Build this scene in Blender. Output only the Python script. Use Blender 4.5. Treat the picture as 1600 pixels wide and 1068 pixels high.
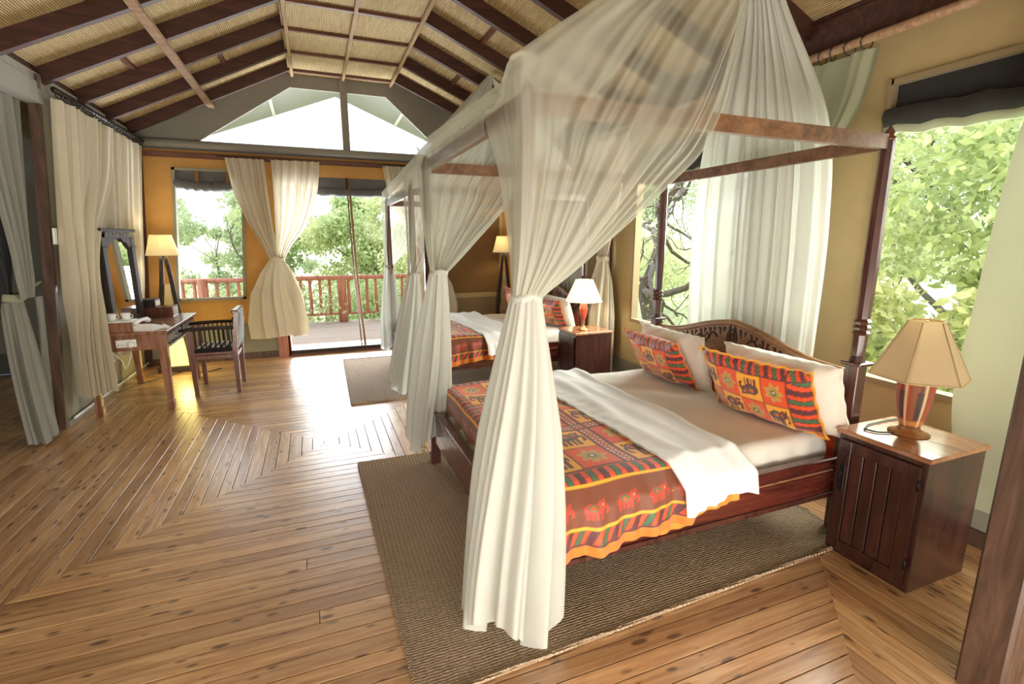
import bpy, math, random
import numpy as np
from mathutils import Vector, Matrix
random.seed(7); RNG = np.random.default_rng(7)
for o in list(bpy.data.objects): bpy.data.objects.remove(o)
S = bpy.context.scene; COL = S.collection; PI = math.pi
sin, cos = math.sin, math.cos

# ------------------------------------------------------------ camera, sky, sun, added fill lamps, exposure
cd = bpy.data.cameras.new('camera'); cam = bpy.data.objects.new('camera', cd); COL.objects.link(cam)
cd.sensor_width = 36; cd.lens = 771 / 1600 * 36; cd.clip_start = 0.02; cd.clip_end = 300
cam.location = (0, 0, 1.6); cam.rotation_euler = (math.radians(90 - 11.6), 0, math.radians(-21.6))
S.camera = cam
W = bpy.data.worlds.new('sky'); S.world = W; W.use_nodes = True
wn, wl = W.node_tree.nodes, W.node_tree.links
bg = wn['Background']; bg.inputs[1].default_value = 2.5
tc = wn.new('ShaderNodeTexCoord'); nz = wn.new('ShaderNodeTexNoise'); rp = wn.new('ShaderNodeValToRGB')
nz.inputs['Scale'].default_value = 2.2; nz.inputs['Detail'].default_value = 5
rp.color_ramp.elements[0].position = 0.35; rp.color_ramp.elements[0].color = (0.66, 0.74, 0.84, 1)
rp.color_ramp.elements[1].position = 0.62; rp.color_ramp.elements[1].color = (0.86, 0.89, 0.92, 1)
wl.new(tc.outputs['Generated'], nz.inputs['Vector']); wl.new(nz.outputs['Fac'], rp.inputs[0]); wl.new(rp.outputs[0], bg.inputs[0])
def lamp(name, kind, loc, rot, energy, color=(1, 1, 1), **kw):
    l = bpy.data.lights.new(name, kind); o = bpy.data.objects.new(name, l); COL.objects.link(o)
    o.location = loc; o.rotation_euler = [math.radians(a) for a in rot]; l.energy = energy; l.color = color
    for k, v in kw.items(): setattr(l, k, v)
    return o
lamp('sun', 'SUN', (0, 0, 9), (38, 0, -60), 1.6, (1, 0.96, 0.9), angle=0.5)
lamp('camera_side_fill', 'AREA', (0.2, -1.1, 1.6), (97, 0, 0), 34, (1, 0.97, 0.93), shape='RECTANGLE', size=5.2, size_y=2.6)  # unseen fill lamp added behind the camera to brighten the foreground
lamp('deck_fill', 'AREA', (0.5, 8.7, 0.5), (-118, 0, 0), 300, (0.9, 0.95, 1.0), shape='RECTANGLE', size=3.0, size_y=1.6)  # lamp added on the deck, stands in for bounce up to the matting
lamp('ceiling_fill', 'AREA', (0.3, -1.0, 0.4), (134, 0, 0), 250, (1, 0.93, 0.82), shape='RECTANGLE', size=4.5, size_y=1.6)  # low unseen lamp added to brighten the ceiling matting
lamp('window_light', 'AREA', (4.1, 2.6, 2.3), (0, 72, 0), 300, (0.95, 1.0, 0.88), shape='RECTANGLE', size=1.8, size_y=4.6)  # lamp added outside the right windows to boost daylight on the bed
vs = S.view_settings; vs.view_transform = 'Standard'; vs.look = 'None'; vs.gamma = 1; vs.use_curve_mapping = False
vs.exposure = 0.46

# ------------------------------------------------------------ materials
def newmat(name):
    m = bpy.data.materials.new(name); m.use_nodes = True
    return m, m.node_tree.nodes, m.node_tree.links, m.node_tree.nodes['Principled BSDF']
def rgba(c): return (c[0], c[1], c[2], 1)
def coords(n, l, stretch=(1, 1, 1), rand=True):
    t = n.new('ShaderNodeTexCoord'); mp = n.new('ShaderNodeMapping'); mp.inputs['Scale'].default_value = stretch
    l.new(t.outputs['Object'], mp.inputs['Vector'])
    if rand:
        oi = n.new('ShaderNodeObjectInfo'); mu = n.new('ShaderNodeMath'); mu.operation = 'MULTIPLY'; mu.inputs[1].default_value = 37
        l.new(oi.outputs['Random'], mu.inputs[0]); l.new(mu.outputs[0], mp.inputs['Location'])
    return mp.outputs[0]
def ramp(n, l, fac, stops):
    r = n.new('ShaderNodeValToRGB'); e = r.color_ramp.elements
    e[0].position, e[0].color = stops[0][0], rgba(stops[0][1]); e[1].position, e[1].color = stops[-1][0], rgba(stops[-1][1])
    for p, c in stops[1:-1]: x = e.new(p); x.color = rgba(c)
    l.new(fac, r.inputs[0]); return r.outputs[0]
def noise(n, l, v, scale, detail=4, rough=.6, dist=0):
    t = n.new('ShaderNodeTexNoise'); t.inputs['Scale'].default_value = scale; t.inputs['Detail'].default_value = detail
    t.inputs['Roughness'].default_value = rough; t.inputs['Distortion'].default_value = dist; l.new(v, t.inputs['Vector']); return t.outputs['Fac']
def mix(n, l, fac, a, b, mode='MIX'):
    m = n.new('ShaderNodeMix'); m.data_type = 'RGBA'; m.blend_type = mode
    for s, v in ((m.inputs[0], fac), (m.inputs[6], a), (m.inputs[7], b)):
        if isinstance(v, (int, float)): s.default_value = v
        elif isinstance(v, tuple): s.default_value = rgba(v)
        else: l.new(v, s)
    return m.outputs[2]
def bump(n, l, h, strength, dist=.01):
    b = n.new('ShaderNodeBump'); b.inputs['Strength'].default_value = strength; b.inputs['Distance'].default_value = dist
    l.new(h, b.inputs['Height']); return b.outputs[0]
def math2(n, l, op, a, b=None):
    m = n.new('ShaderNodeMath'); m.operation = op
    for i, v in enumerate((a, b)):
        if v is None: continue
        if isinstance(v, (int, float)): m.inputs[i].default_value = v
        else: l.new(v, m.inputs[i])
    return m.outputs[0]
def wood(name, dark, mid, light, stretch=(1, 14, 14), rough=.3, coat=.3, knots=0, sc=2.2, vary=.0, bmp=.25):
    m, n, l, b = newmat(name)
    v = coords(n, l, stretch); f = noise(n, l, v, sc, 6, .65, .6)
    c = ramp(n, l, f, [(.3, dark), (.5, mid), (.72, light)])
    if vary:
        oi = n.new('ShaderNodeObjectInfo')
        c2 = ramp(n, l, oi.outputs['Random'], [(0, (.60, .50, .42)), (.35, (.84, .76, .68)), (.7, (1, .96, .9)), (1, (1.2, 1.12, 1.0))])
        c = mix(n, l, vary, c, c2, 'MULTIPLY')
    if knots:
        v2 = coords(n, l, (6.5, 19, 19)); vo = n.new('ShaderNodeTexVoronoi'); vo.inputs['Scale'].default_value = 1.0; l.new(v2, vo.inputs['Vector'])
        v3 = coords(n, l, (4, 10, 10)); nn = noise(n, l, v3, .9, 3)
        d = math2(n, l, 'ADD', vo.outputs['Distance'], math2(n, l, 'MULTIPLY', nn, .7))
        k = ramp(n, l, d, [(.43, (1, 1, 1)), (.56, (0, 0, 0))])
        c = mix(n, l, math2(n, l, 'MULTIPLY', k, knots), c, (.10, .045, .02))
    l.new(c, b.inputs['Base Color']); b.inputs['Roughness'].default_value = rough
    rr = math2(n, l, 'ADD', math2(n, l, 'MULTIPLY', f, .2), rough - .1); l.new(rr, b.inputs['Roughness'])
    b.inputs['Coat Weight'].default_value = coat; b.inputs['Coat Roughness'].default_value = .12 if coat < .9 else .27
    l.new(bump(n, l, f, bmp, .004), b.inputs['Normal']); return m
def cloth(name, col, weave=500, trans=.0, alpha=1.0, rough=.85, sheen=.2, var=.12, sub=None, emis=None):
    m, n, l, b = newmat(name)
    v = coords(n, l); f = noise(n, l, v, 7, 4)
    c = mix(n, l, f, tuple(x * (1 - var) for x in col), tuple(min(1, x * (1 + var)) for x in col)); l.new(c, b.inputs['Base Color'])
    b.inputs['Roughness'].default_value = rough; b.inputs['Sheen Weight'].default_value = sheen
    w = noise(n, l, v, weave, 1); l.new(bump(n, l, w, .25, .002), b.inputs['Normal'])
    out = n['Material Output']; sh = b.outputs[0]
    if trans:
        t = n.new('ShaderNodeBsdfTranslucent'); l.new(c, t.inputs[0]); ms = n.new('ShaderNodeMixShader'); ms.inputs[0].default_value = trans
        l.new(sh, ms.inputs[1]); l.new(t.outputs[0], ms.inputs[2]); sh = ms.outputs[0]
    if alpha < 1:
        t = n.new('ShaderNodeBsdfTransparent'); ms = n.new('ShaderNodeMixShader'); ms.inputs[0].default_value = alpha
        l.new(t.outputs[0], ms.inputs[1]); l.new(sh, ms.inputs[2]); sh = ms.outputs[0]
    l.new(sh, out.inputs[0]); return m
def plain(name, col, rough=.5, metal=0, var=.15, sc=12, emit=None, estr=0, bmp=0, coat=0):
    m, n, l, b = newmat(name); v = coords(n, l); f = noise(n, l, v, sc, 4)
    l.new(mix(n, l, f, tuple(x * (1 - var) for x in col), tuple(min(1, x * (1 + var)) for x in col)), b.inputs['Base Color'])
    b.inputs['Roughness'].default_value = rough; b.inputs['Metallic'].default_value = metal; b.inputs['Coat Weight'].default_value = coat
    if emit: b.inputs['Emission Color'].default_value = rgba(emit); b.inputs['Emission Strength'].default_value = estr
    if bmp: l.new(bump(n, l, f, bmp, .01), b.inputs['Normal'])
    return m
def printed(name, rough=.55, sheen=.3):
    m, n, l, b = newmat(name); a = n.new('ShaderNodeAttribute'); a.attribute_name = 'print'
    v = coords(n, l); f = noise(n, l, v, 5, 4)
    l.new(mix(n, l, math2(n, l, 'MULTIPLY', f, .12), a.outputs['Color'], (.45, .1, .03)), b.inputs['Base Color'])
    b.inputs['Roughness'].default_value = rough; b.inputs['Sheen Weight'].default_value = sheen
    l.new(bump(n, l, noise(n, l, v, 400, 1), .2, .002), b.inputs['Normal']); return m
M = {}
M['plank'] = wood('varnished_pine', (.36, .19, .085), (.62, .375, .185), (.80, .57, .33), (1.2, 16, 16), .42, 1.0, knots=.9, sc=2.4, vary=.85)
for n_ in M['plank'].node_tree.nodes:
    if n_.type == 'BSDF_PRINCIPLED': n_.inputs['Coat IOR'].default_value = 1.9
M['rafter'] = wood('dark_red_rafter', (.028, .009, .006), (.055, .017, .011), (.10, .032, .02), (1, 12, 12), .6, .0)
M['purlin'] = wood('pale_brown_batten', (.20, .11, .06), (.34, .20, .12), (.45, .30, .19), (1, 12, 12), .5, .1)
M['batten'] = wood('brown_batten', (.07, .022, .012), (.12, .04, .022), (.2, .08, .04), (1, 12, 12), .5, .1)
M['edge'] = wood('tan_batten', (.18, .10, .04), (.30, .18, .07), (.4, .26, .12), (12, 1, 12), .7, .0)
M['bed'] = wood('red_mahogany', (.05, .010, .007), (.115, .022, .014), (.20, .048, .028), (1, 9, 9), .26, .5)
M['barwood'] = wood('brown_canopy_bar', (.07, .03, .015), (.14, .065, .03), (.22, .11, .05), (9, 9, 9), .4, .3)
M['bed_dark'] = wood('dark_mahogany_post', (.035, .010, .008), (.075, .022, .016), (.13, .04, .025), (9, 9, 1), .3, .5)
M['carved'] = wood('carved_teak', (.16, .07, .03), (.29, .14, .065), (.40, .21, .10), (9, 1, 9), .45, .2)
M['recess_shade'] = plain('carving_recess_shade', (.035, .014, .008), .7)  # shade of the carved recesses put into a dark colour
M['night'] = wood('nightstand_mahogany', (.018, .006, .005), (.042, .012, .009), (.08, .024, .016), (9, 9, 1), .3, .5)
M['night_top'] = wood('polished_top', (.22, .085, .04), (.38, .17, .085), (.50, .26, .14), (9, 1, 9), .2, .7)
M['desk'] = wood('brown_desk_wood', (.16, .06, .03), (.28, .12, .065), (.40, .20, .12), (9, 9, 1), .28, .5)
M['chairwood'] = wood('chair_wood', (.07, .022, .014), (.15, .05, .03), (.26, .10, .06), (9, 9, 1), .3, .4)
M['post'] = wood('weathered_brown_post', (.035, .018, .012), (.085, .045, .03), (.16, .09, .06), (8, 8, 1), .5, .15)
M['ironwood'] = wood('black_brown_wood', (.012, .008, .007), (.03, .018, .014), (.06, .04, .03), (9, 9, 1), .7, .0)
M['railwood'] = wood('pinkish_rail_wood', (.30, .11, .07), (.45, .18, .12), (.58, .28, .2), (9, 9, 1), .6, .0)
M['deck'] = wood('grey_deck_boards', (.33, .28, .26), (.48, .42, .40), (.6, .55, .52), (1, 12, 12), .6, .0, vary=.3)
M['net'] = cloth('mosquito_net', (.56, .56, .47), 900, .38, .48, .9, .1, .05)
nt = M['net'].node_tree; at_ = nt.nodes.new('ShaderNodeAttribute'); at_.attribute_name = 'dens'
for n_ in nt.nodes:
    if n_.type == 'MIX_SHADER' and n_.inputs[1].links[0].from_node.type == 'BSDF_TRANSPARENT': nt.links.new(at_.outputs['Fac'], n_.inputs[0])
M['netthick'] = cloth('gathered_mosquito_net', (.72, .73, .68), 900, .38, .93, .9, .1, .05)
M['curtain'] = cloth('cream_cotton', (.76, .70, .56), 700, .35, 1, .9, .2, .06)
M['curtain2'] = cloth('pale_green_grey_cotton', (.40, .41, .28), 700, .3, 1, .9, .2, .05)
M['heavy'] = cloth('heavy_green_grey_cotton', (.42, .44, .30), 700, .06, 1, .9, .2, .05)
M['greycurtain'] = cloth('grey_canvas_curtain', (.25, .25, .22), 600, .12, 1, .9, .2, .08)
M['blackcloth'] = cloth('black_netting', (.018, .02, .024), 600, 0, 1, .8, .1, .1)
M['canvas_orange'] = cloth('tan_orange_canvas', (.56, .31, .09), 300, .12, 1, .9, .1, .16)
M['canvas_grey'] = cloth('grey_tent_canvas', (.27, .255, .22), 300, 0, 1, .9, .1, .15)
M['flycloth'] = cloth('pale_grey_fly_canvas', (.42, .44, .42), 300, .25, 1, .9, .1, .1)
M['canvas_dull'] = cloth('dull_brown_canvas', (.27, .20, .11), 300, 0, 1, .9, .1, .15)
M['canvas_tan'] = cloth('tan_canvas', (.47, .36, .18), 300, .05, 1, .9, .1, .12)
M['canvas_brown'] = cloth('brown_canvas_blind', (.20, .105, .035), 300, 0, 1, .9, .1, .1)
M['canvas_green'] = cloth('grey_green_canvas', (.26, .25, .19), 300, 0, 1, .9, .1, .15)
M['blind'] = cloth('black_rolled_blind', (.025, .025, .024), 300, 0, 1, .9, .1, .2)
M['blind_hem'] = cloth('pale_green_hem', (.35, .38, .26), 300, 0, 1, .8, .1, .2)
M['blind_grey'] = cloth('charcoal_rolled_blind', (.11, .11, .11), 300, 0, 1, .9, .1, .25)
M['white'] = cloth('white_bed_linen', (.89, .89, .91), 900, 0, 1, .75, .3, .02)
M['sheet'] = cloth('ivory_fitted_sheet', (.80, .77, .71), 900, 0, 1, .8, .3, .05)
M['satin'] = cloth('white_satin', (.89, .89, .91), 900, 0, 1, .5, .2, .03)
M['pillow'] = cloth('cream_pillowcase', (.84, .79, .70), 900, 0, 1, .8, .3, .03)
M['print'] = printed('printed_elephant_cotton')
M['orange'] = cloth('orange_satin', (.72, .27, .03), 900, 0, 1, .35, .2, .15)
M['batik'] = cloth('red_batik_panel', (.55, .06, .02), 50, 0, 1, .6, .2, .5)
M['stripe'] = plain('black_seat_fabric', (.03, .03, .04), .8)
M['iron'] = plain('black_iron', (.02, .018, .018), .45, .6)
M['brass'] = plain('copper_foot', (.45, .22, .10), .3, .7)
M['plastic'] = plain('white_plastic', (.85, .85, .84), .35, 0, .03)
M['key'] = plain('grey_keys', (.18, .2, .22), .5)
M['cable'] = plain('white_cable', (.75, .72, .64), .5)
M['blackcable'] = plain('black_cable', (.02, .02, .02), .5)
M['paper'] = plain('white_paper', (.86, .86, .88), .8, 0, .02)
M['carvedpale'] = plain('pale_carved_stone', (.62, .58, .50), .7, 0, .35, 60, bmp=.6)
M['shade_off'] = cloth('parchment_shade', (.82, .69, .45), 500, .45, 1, .8, .1, .04)
M['shade_line'] = plain('shade_seam', (.42, .31, .18), .8)
M['mirror'] = plain('mirror_glass', (.92, .93, .93), .02, 1, 0)
M['ring'] = plain('dark_curtain_ring', (.035, .028, .022), .4, .4)
M['under'] = plain('dark_subfloor', (.012, .007, .005), 1.0)
def shade_lit(name, col, e, s):
    m = cloth(name, col, 500, .4, 1, .8, .1, .03); b = m.node_tree.nodes['Principled BSDF']
    b.inputs['Emission Color'].default_value = rgba(e); b.inputs['Emission Strength'].default_value = s; return m
M['shade_on'] = shade_lit('lit_white_shade', (.85, .80, .68), (1, .92, .75), .55)
M['shade_warm'] = shade_lit('lit_cream_shade', (.74, .66, .46), (1, .88, .55), .14)
M['glow'] = shade_lit('glowing_yellow_panel', (.8, .7, .3), (1, .86, .32), 1.1)
def leafmat(name, a, b_, tr=.45):
    m, n, l, b = newmat(name); v = coords(n, l, rand=False)
    c = ramp(n, l, noise(n, l, v, 3.5, 5), [(.3, a), (.7, b_)]); l.new(c, b.inputs['Base Color']); b.inputs['Roughness'].default_value = .55
    t = n.new('ShaderNodeBsdfTranslucent'); l.new(c, t.inputs[0]); ms = n.new('ShaderNodeMixShader'); ms.inputs[0].default_value = tr
    l.new(b.outputs[0], ms.inputs[1]); l.new(t.outputs[0], ms.inputs[2]); l.new(ms.outputs[0], n['Material Output'].inputs[0]); return m
M['leaf'] = leafmat('hazed_green_leaves', (.30, .40, .15), (.68, .76, .44))  # leaf greens here and below are paled, distance haze in the colour
M['leaf2'] = leafmat('hazed_grey_green_leaves', (.34, .42, .24), (.60, .66, .42))
M['leaf3'] = leafmat('hazed_yellow_green_leaves', (.44, .50, .22), (.76, .80, .50))
M['bark'] = plain('grey_bark', (.12, .10, .085), .9, 0, .5, 9, bmp=.5)
M['grass'] = leafmat('pale_grass', (.45, .52, .26), (.66, .70, .42), .0)
# bamboo matting: canes run along y
m, n, l, b = newmat('bamboo_matting'); t = n.new('ShaderNodeTexCoord')
wv = n.new('ShaderNodeTexWave'); wv.bands_direction = 'X'; wv.inputs['Scale'].default_value = 21; wv.inputs['Distortion'].default_value = 1.6; wv.inputs['Detail'].default_value = 2; wv.inputs['Detail Scale'].default_value = 1.2
l.new(t.outputs['Object'], wv.inputs['Vector'])
mp = n.new('ShaderNodeMapping'); mp.inputs['Scale'].default_value = (60, 4, 4); l.new(t.outputs['Object'], mp.inputs['Vector'])
f = noise(n, l, mp.outputs[0], 1, 4); f2 = noise(n, l, t.outputs['Object'], 2.5, 4)
c = ramp(n, l, wv.outputs['Fac'], [(0, (.36, .23, .10)), (.3, (.74, .56, .30)), (1, (.90, .76, .46))])
c = mix(n, l, .55, c, ramp(n, l, f, [(.3, (.5, .42, .32)), (.7, (1, 1, .95))]), 'MULTIPLY')
c = mix(n, l, .5, c, ramp(n, l, f2, [(.35, (.72, .58, .42)), (.65, (1, 1, .9))]), 'MULTIPLY')
l.new(c, b.inputs['Base Color']); b.inputs['Roughness'].default_value = .6; l.new(bump(n, l, wv.outputs['Fac'], .8, .012), b.inputs['Normal']); M['mat'] = m
# woven rug
m, n, l, b = newmat('woven_jute'); t = n.new('ShaderNodeTexCoord')
def wave(dirn, sc, d):
    w = n.new('ShaderNodeTexWave'); w.bands_direction = dirn; w.inputs['Scale'].default_value = sc; w.inputs['Distortion'].default_value = d
    w.inputs['Detail'].default_value = 2; w.inputs['Detail Scale'].default_value = 2; l.new(t.outputs['Object'], w.inputs['Vector']); return w.outputs['Fac']
wa, wb = wave('X', 14, 1.2), wave('Y', 24, 3.0)
h = math2(n, l, 'MULTIPLY', math2(n, l, 'ADD', math2(n, l, 'MULTIPLY', wa, .6), .4), wb); nn = noise(n, l, t.outputs['Object'], 60, 3)
c = ramp(n, l, math2(n, l, 'ADD', math2(n, l, 'MULTIPLY', h, .8), math2(n, l, 'MULTIPLY', nn, .35)), [(.05, (.22, .135, .075)), (.33, (.50, .345, .215)), (.75, (.72, .54, .36))])
l.new(c, b.inputs['Base Color']); b.inputs['Roughness'].default_value = .95; l.new(bump(n, l, h, 1.0, .02), b.inputs['Normal']); M['rug'] = m

# ------------------------------------------------------------ mesh helpers
class MB:
    def __init__(s): s.v = []; s.f = []; s.sm = []; s.mi = []; s.cur = 0
    def add(s, vs, fs, smooth=False):
        k = len(s.v); s.v += [tuple(map(float, p)) for p in vs]; s.f += [tuple(i + k for i in f) for f in fs]; s.sm += [smooth] * len(fs); s.mi += [s.cur] * len(fs); return s
    def box(s, x0, x1, y0, y1, z0, z1, bev=0):
        if not bev:
            return s.add([(x, y, z) for z in (z0, z1) for y in (y0, y1) for x in (x0, x1)], [(0, 2, 3, 1), (4, 5, 7, 6), (0, 1, 5, 4), (2, 6, 7, 3), (0, 4, 6, 2), (1, 3, 7, 5)])
        bx = min(bev, (x1 - x0) / 2.01, (y1 - y0) / 2.01, (z1 - z0) / 2.01); L = []
        for sx in (0, 1):
            for sy in (0, 1):
                for sz in (0, 1):
                    X = (x0, x1)[sx]; Y = (y0, y1)[sy]; Z = (z0, z1)[sz]; a = 1 if sx == 0 else -1; b_ = 1 if sy == 0 else -1; c_ = 1 if sz == 0 else -1
                    L += [(X, Y + b_ * bx, Z + c_ * bx), (X + a * bx, Y, Z + c_ * bx), (X + a * bx, Y + b_ * bx, Z)]
        I = lambda sx, sy, sz, k: ((sx * 4 + sy * 2 + sz) * 3 + k)
        F = []
        for s_ in (0, 1):
            q = [I(s_, 0, 0, 0), I(s_, 1, 0, 0), I(s_, 1, 1, 0), I(s_, 0, 1, 0)]; F.append(q if s_ else q[::-1])
            q = [I(0, s_, 0, 1), I(1, s_, 0, 1), I(1, s_, 1, 1), I(0, s_, 1, 1)]; F.append(q[::-1] if s_ else q)
            q = [I(0, 0, s_, 2), I(1, 0, s_, 2), I(1, 1, s_, 2), I(0, 1, s_, 2)]; F.append(q if s_ else q[::-1])
        for a in (0, 1):
            for b_ in (0, 1):
                F.append((I(0, a, b_, 1), I(1, a, b_, 1), I(1, a, b_, 2), I(0, a, b_, 2)))
                F.append((I(a, 0, b_, 0), I(a, 1, b_, 0), I(a, 1, b_, 2), I(a, 0, b_, 2)))
                F.append((I(a, b_, 0, 0), I(a, b_, 1, 0), I(a, b_, 1, 1), I(a, b_, 0, 1)))
                for c_ in (0, 1): F.append((I(a, b_, c_, 0), I(a, b_, c_, 1), I(a, b_, c_, 2)))
        return s.add(L, F)
    def obox(s, c, half, R):
        vs = [Vector(c) + R @ Vector((sx * half[0], sy * half[1], sz * half[2])) for sz in (-1, 1) for sy in (-1, 1) for sx in (-1, 1)]
        return s.add(vs, [(0, 2, 3, 1), (4, 5, 7, 6), (0, 1, 5, 4), (2, 6, 7, 3), (0, 4, 6, 2), (1, 3, 7, 5)])
    def beam(s, p, q, w, h, up=(0, 0, 1)):
        p, q = Vector(p), Vector(q); d = (q - p).normalized(); sx = d.cross(Vector(up)).normalized(); u = sx.cross(d)
        R = Matrix((d, sx, u)).transposed(); return s.obox((p + q) / 2, ((q - p).length / 2, w / 2, h / 2), R)
    def tube(s, pts, r, n=8, cap=True, closed=False):
        P = [Vector(p) for p in pts]; K = len(P); rr = r if isinstance(r, (list, tuple)) else [r] * K; vs = []; up = Vector((0, 0, 1))
        for i, p in enumerate(P):
            a = P[i - 1] if (i > 0 or closed) else p; b_ = P[(i + 1) % K] if (i < K - 1 or closed) else p
            d = (b_ - a).normalized(); u = up - d * up.dot(d)
            if u.length < .15: u = Vector((1, 0, 0)) - d * d.x
            u.normalize(); w = d.cross(u)
            vs += [p + (u * cos(2 * PI * k / n) + w * sin(2 * PI * k / n)) * rr[i] for k in range(n)]
        fs = [(i * n + k, i * n + (k + 1) % n, ((i + 1) % K) * n + (k + 1) % n, ((i + 1) % K) * n + k) for i in range(K if closed else K - 1) for k in range(n)]
        if cap and not closed: fs += [tuple(range(n))[::-1], tuple((K - 1) * n + k for k in range(n))]
        return s.add(vs, fs, True)
    def lathe(s, prof, c=(0, 0, 0), n=20, smooth=True, tw=0, sq=None):
        vs = []
        for r, z in prof: vs += [(c[0] + r * cos(2 * PI * k / n + tw), c[1] + r * sin(2 * PI * k / n + tw), c[2] + z) for k in range(n)]
        K = len(prof); fs = [(i * n + k, i * n + (k + 1) % n, (i + 1) * n + (k + 1) % n, (i + 1) * n + k) for i in range(K - 1) for k in range(n)]
        fs += [tuple(range(n))[::-1], tuple((K - 1) * n + k for k in range(n))]
        return s.add(vs, fs, smooth)
    def prism(s, poly, a, b_, axis='z'):
        f = {'z': lambda p, t: (p[0], p[1], t), 'y': lambda p, t: (p[0], t, p[1]), 'x': lambda p, t: (t, p[0], p[1])}[axis]; n = len(poly)
        return s.add([f(p, a) for p in poly] + [f(p, b_) for p in poly], [tuple(range(n))[::-1], tuple(range(n, 2 * n))] + [(i, (i + 1) % n, n + (i + 1) % n, n + i) for i in range(n)])
    def grid(s, G, smooth=True, closed=False):
        a, b_ = G.shape[:2]; vs = G.reshape(-1, 3)
        fs = [(i * b_ + j, i * b_ + (j + 1) % b_, (i + 1) * b_ + (j + 1) % b_, (i + 1) * b_ + j) for i in range(a - 1) for j in range(b_ if closed else b_ - 1)]
        return s.add(vs, fs, smooth)
    def mesh(s, name, mats):
        me = bpy.data.meshes.new(name); me.from_pydata(s.v, [], s.f)
        for m_ in (mats if isinstance(mats, (list, tuple)) else [mats]): me.materials.append(M[m_] if isinstance(m_, str) else m_)
        me.polygons.foreach_set('use_smooth', s.sm)
        if any(s.mi): me.polygons.foreach_set('material_index', s.mi)
        me.update(); return me
    def build(s, name, mats, parent=None, origin=None, label=None, kind=None):
        if origin is not None: s.v = [(p[0] - origin[0], p[1] - origin[1], p[2] - origin[2]) for p in s.v]
        o = bpy.data.objects.new(name, s.mesh(name, mats)); COL.objects.link(o)
        if origin is not None: o.location = origin
        if parent: o.parent = parent
        if label: o['label'] = label
        if kind: o['kind'] = kind
        return o
def thing(name, label, cat, loc=(0, 0, 0), rz=0, group=None):
    o = bpy.data.objects.new(name, None); COL.objects.link(o); o.location = loc; o.rotation_euler = (0, 0, rz); o.empty_display_size = .05
    o['label'] = label; o['category'] = cat
    if group: o['group'] = group
    return o
def tag(o, label, cat, group=None):
    o['label'] = label; o['category'] = cat
    if group: o['group'] = group
    return o
def struct(o): o['kind'] = 'structure'; return o
def copy_tree(o, parent=None):
    c = o.copy(); COL.objects.link(c); c.parent = parent
    for ch in list(o.children): copy_tree(ch, c)
    return c
def attr_print(o, cols):
    a = o.data.color_attributes.new('print', 'FLOAT_COLOR', 'POINT'); c = np.ones((len(o.data.vertices), 4), np.float32); c[:, :3] = cols; a.data.foreach_set('color', c.ravel())

# ------------------------------------------------------------ floor
def clip(poly, n, d):   # keep n.p <= d
    out = []
    for i in range(len(poly)):
        p, q = poly[i], poly[(i + 1) % len(poly)]; a = n[0] * p[0] + n[1] * p[1] - d; b_ = n[0] * q[0] + n[1] * q[1] - d
        if a <= 0: out.append(p)
        if a * b_ < 0: t_ = a / (a - b_); out.append((p[0] + t_ * (q[0] - p[0]), p[1] + t_ * (q[1] - p[1])))
    return out
C0 = (0.0, 4.05); Hh = 2.42; WX0, WX1 = -5.2, 3.2
fields = [([(C0[0], C0[1]), (-Hh, C0[1] - Hh), (-Hh, -.8), (Hh - .02, -.8), (Hh, C0[1] - Hh)], 'd'),
          ([C0, (-3.5, 7.55), (WX0, 7.9), (WX0, C0[1] - Hh), (-Hh, C0[1] - Hh)], 'y'),
          ([C0, (3.2, 7.25), (3.2, 7.52), (-3.47, 7.52)], 'x'),
          ([C0, (Hh, C0[1] - Hh), (3.2, C0[1] - Hh), (3.2, 7.25)], 'y'),
          ([(Hh, C0[1] - Hh), (0.0, -.8), (3.2, -.8), (3.2, C0[1] - Hh)], 'y')]
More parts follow.
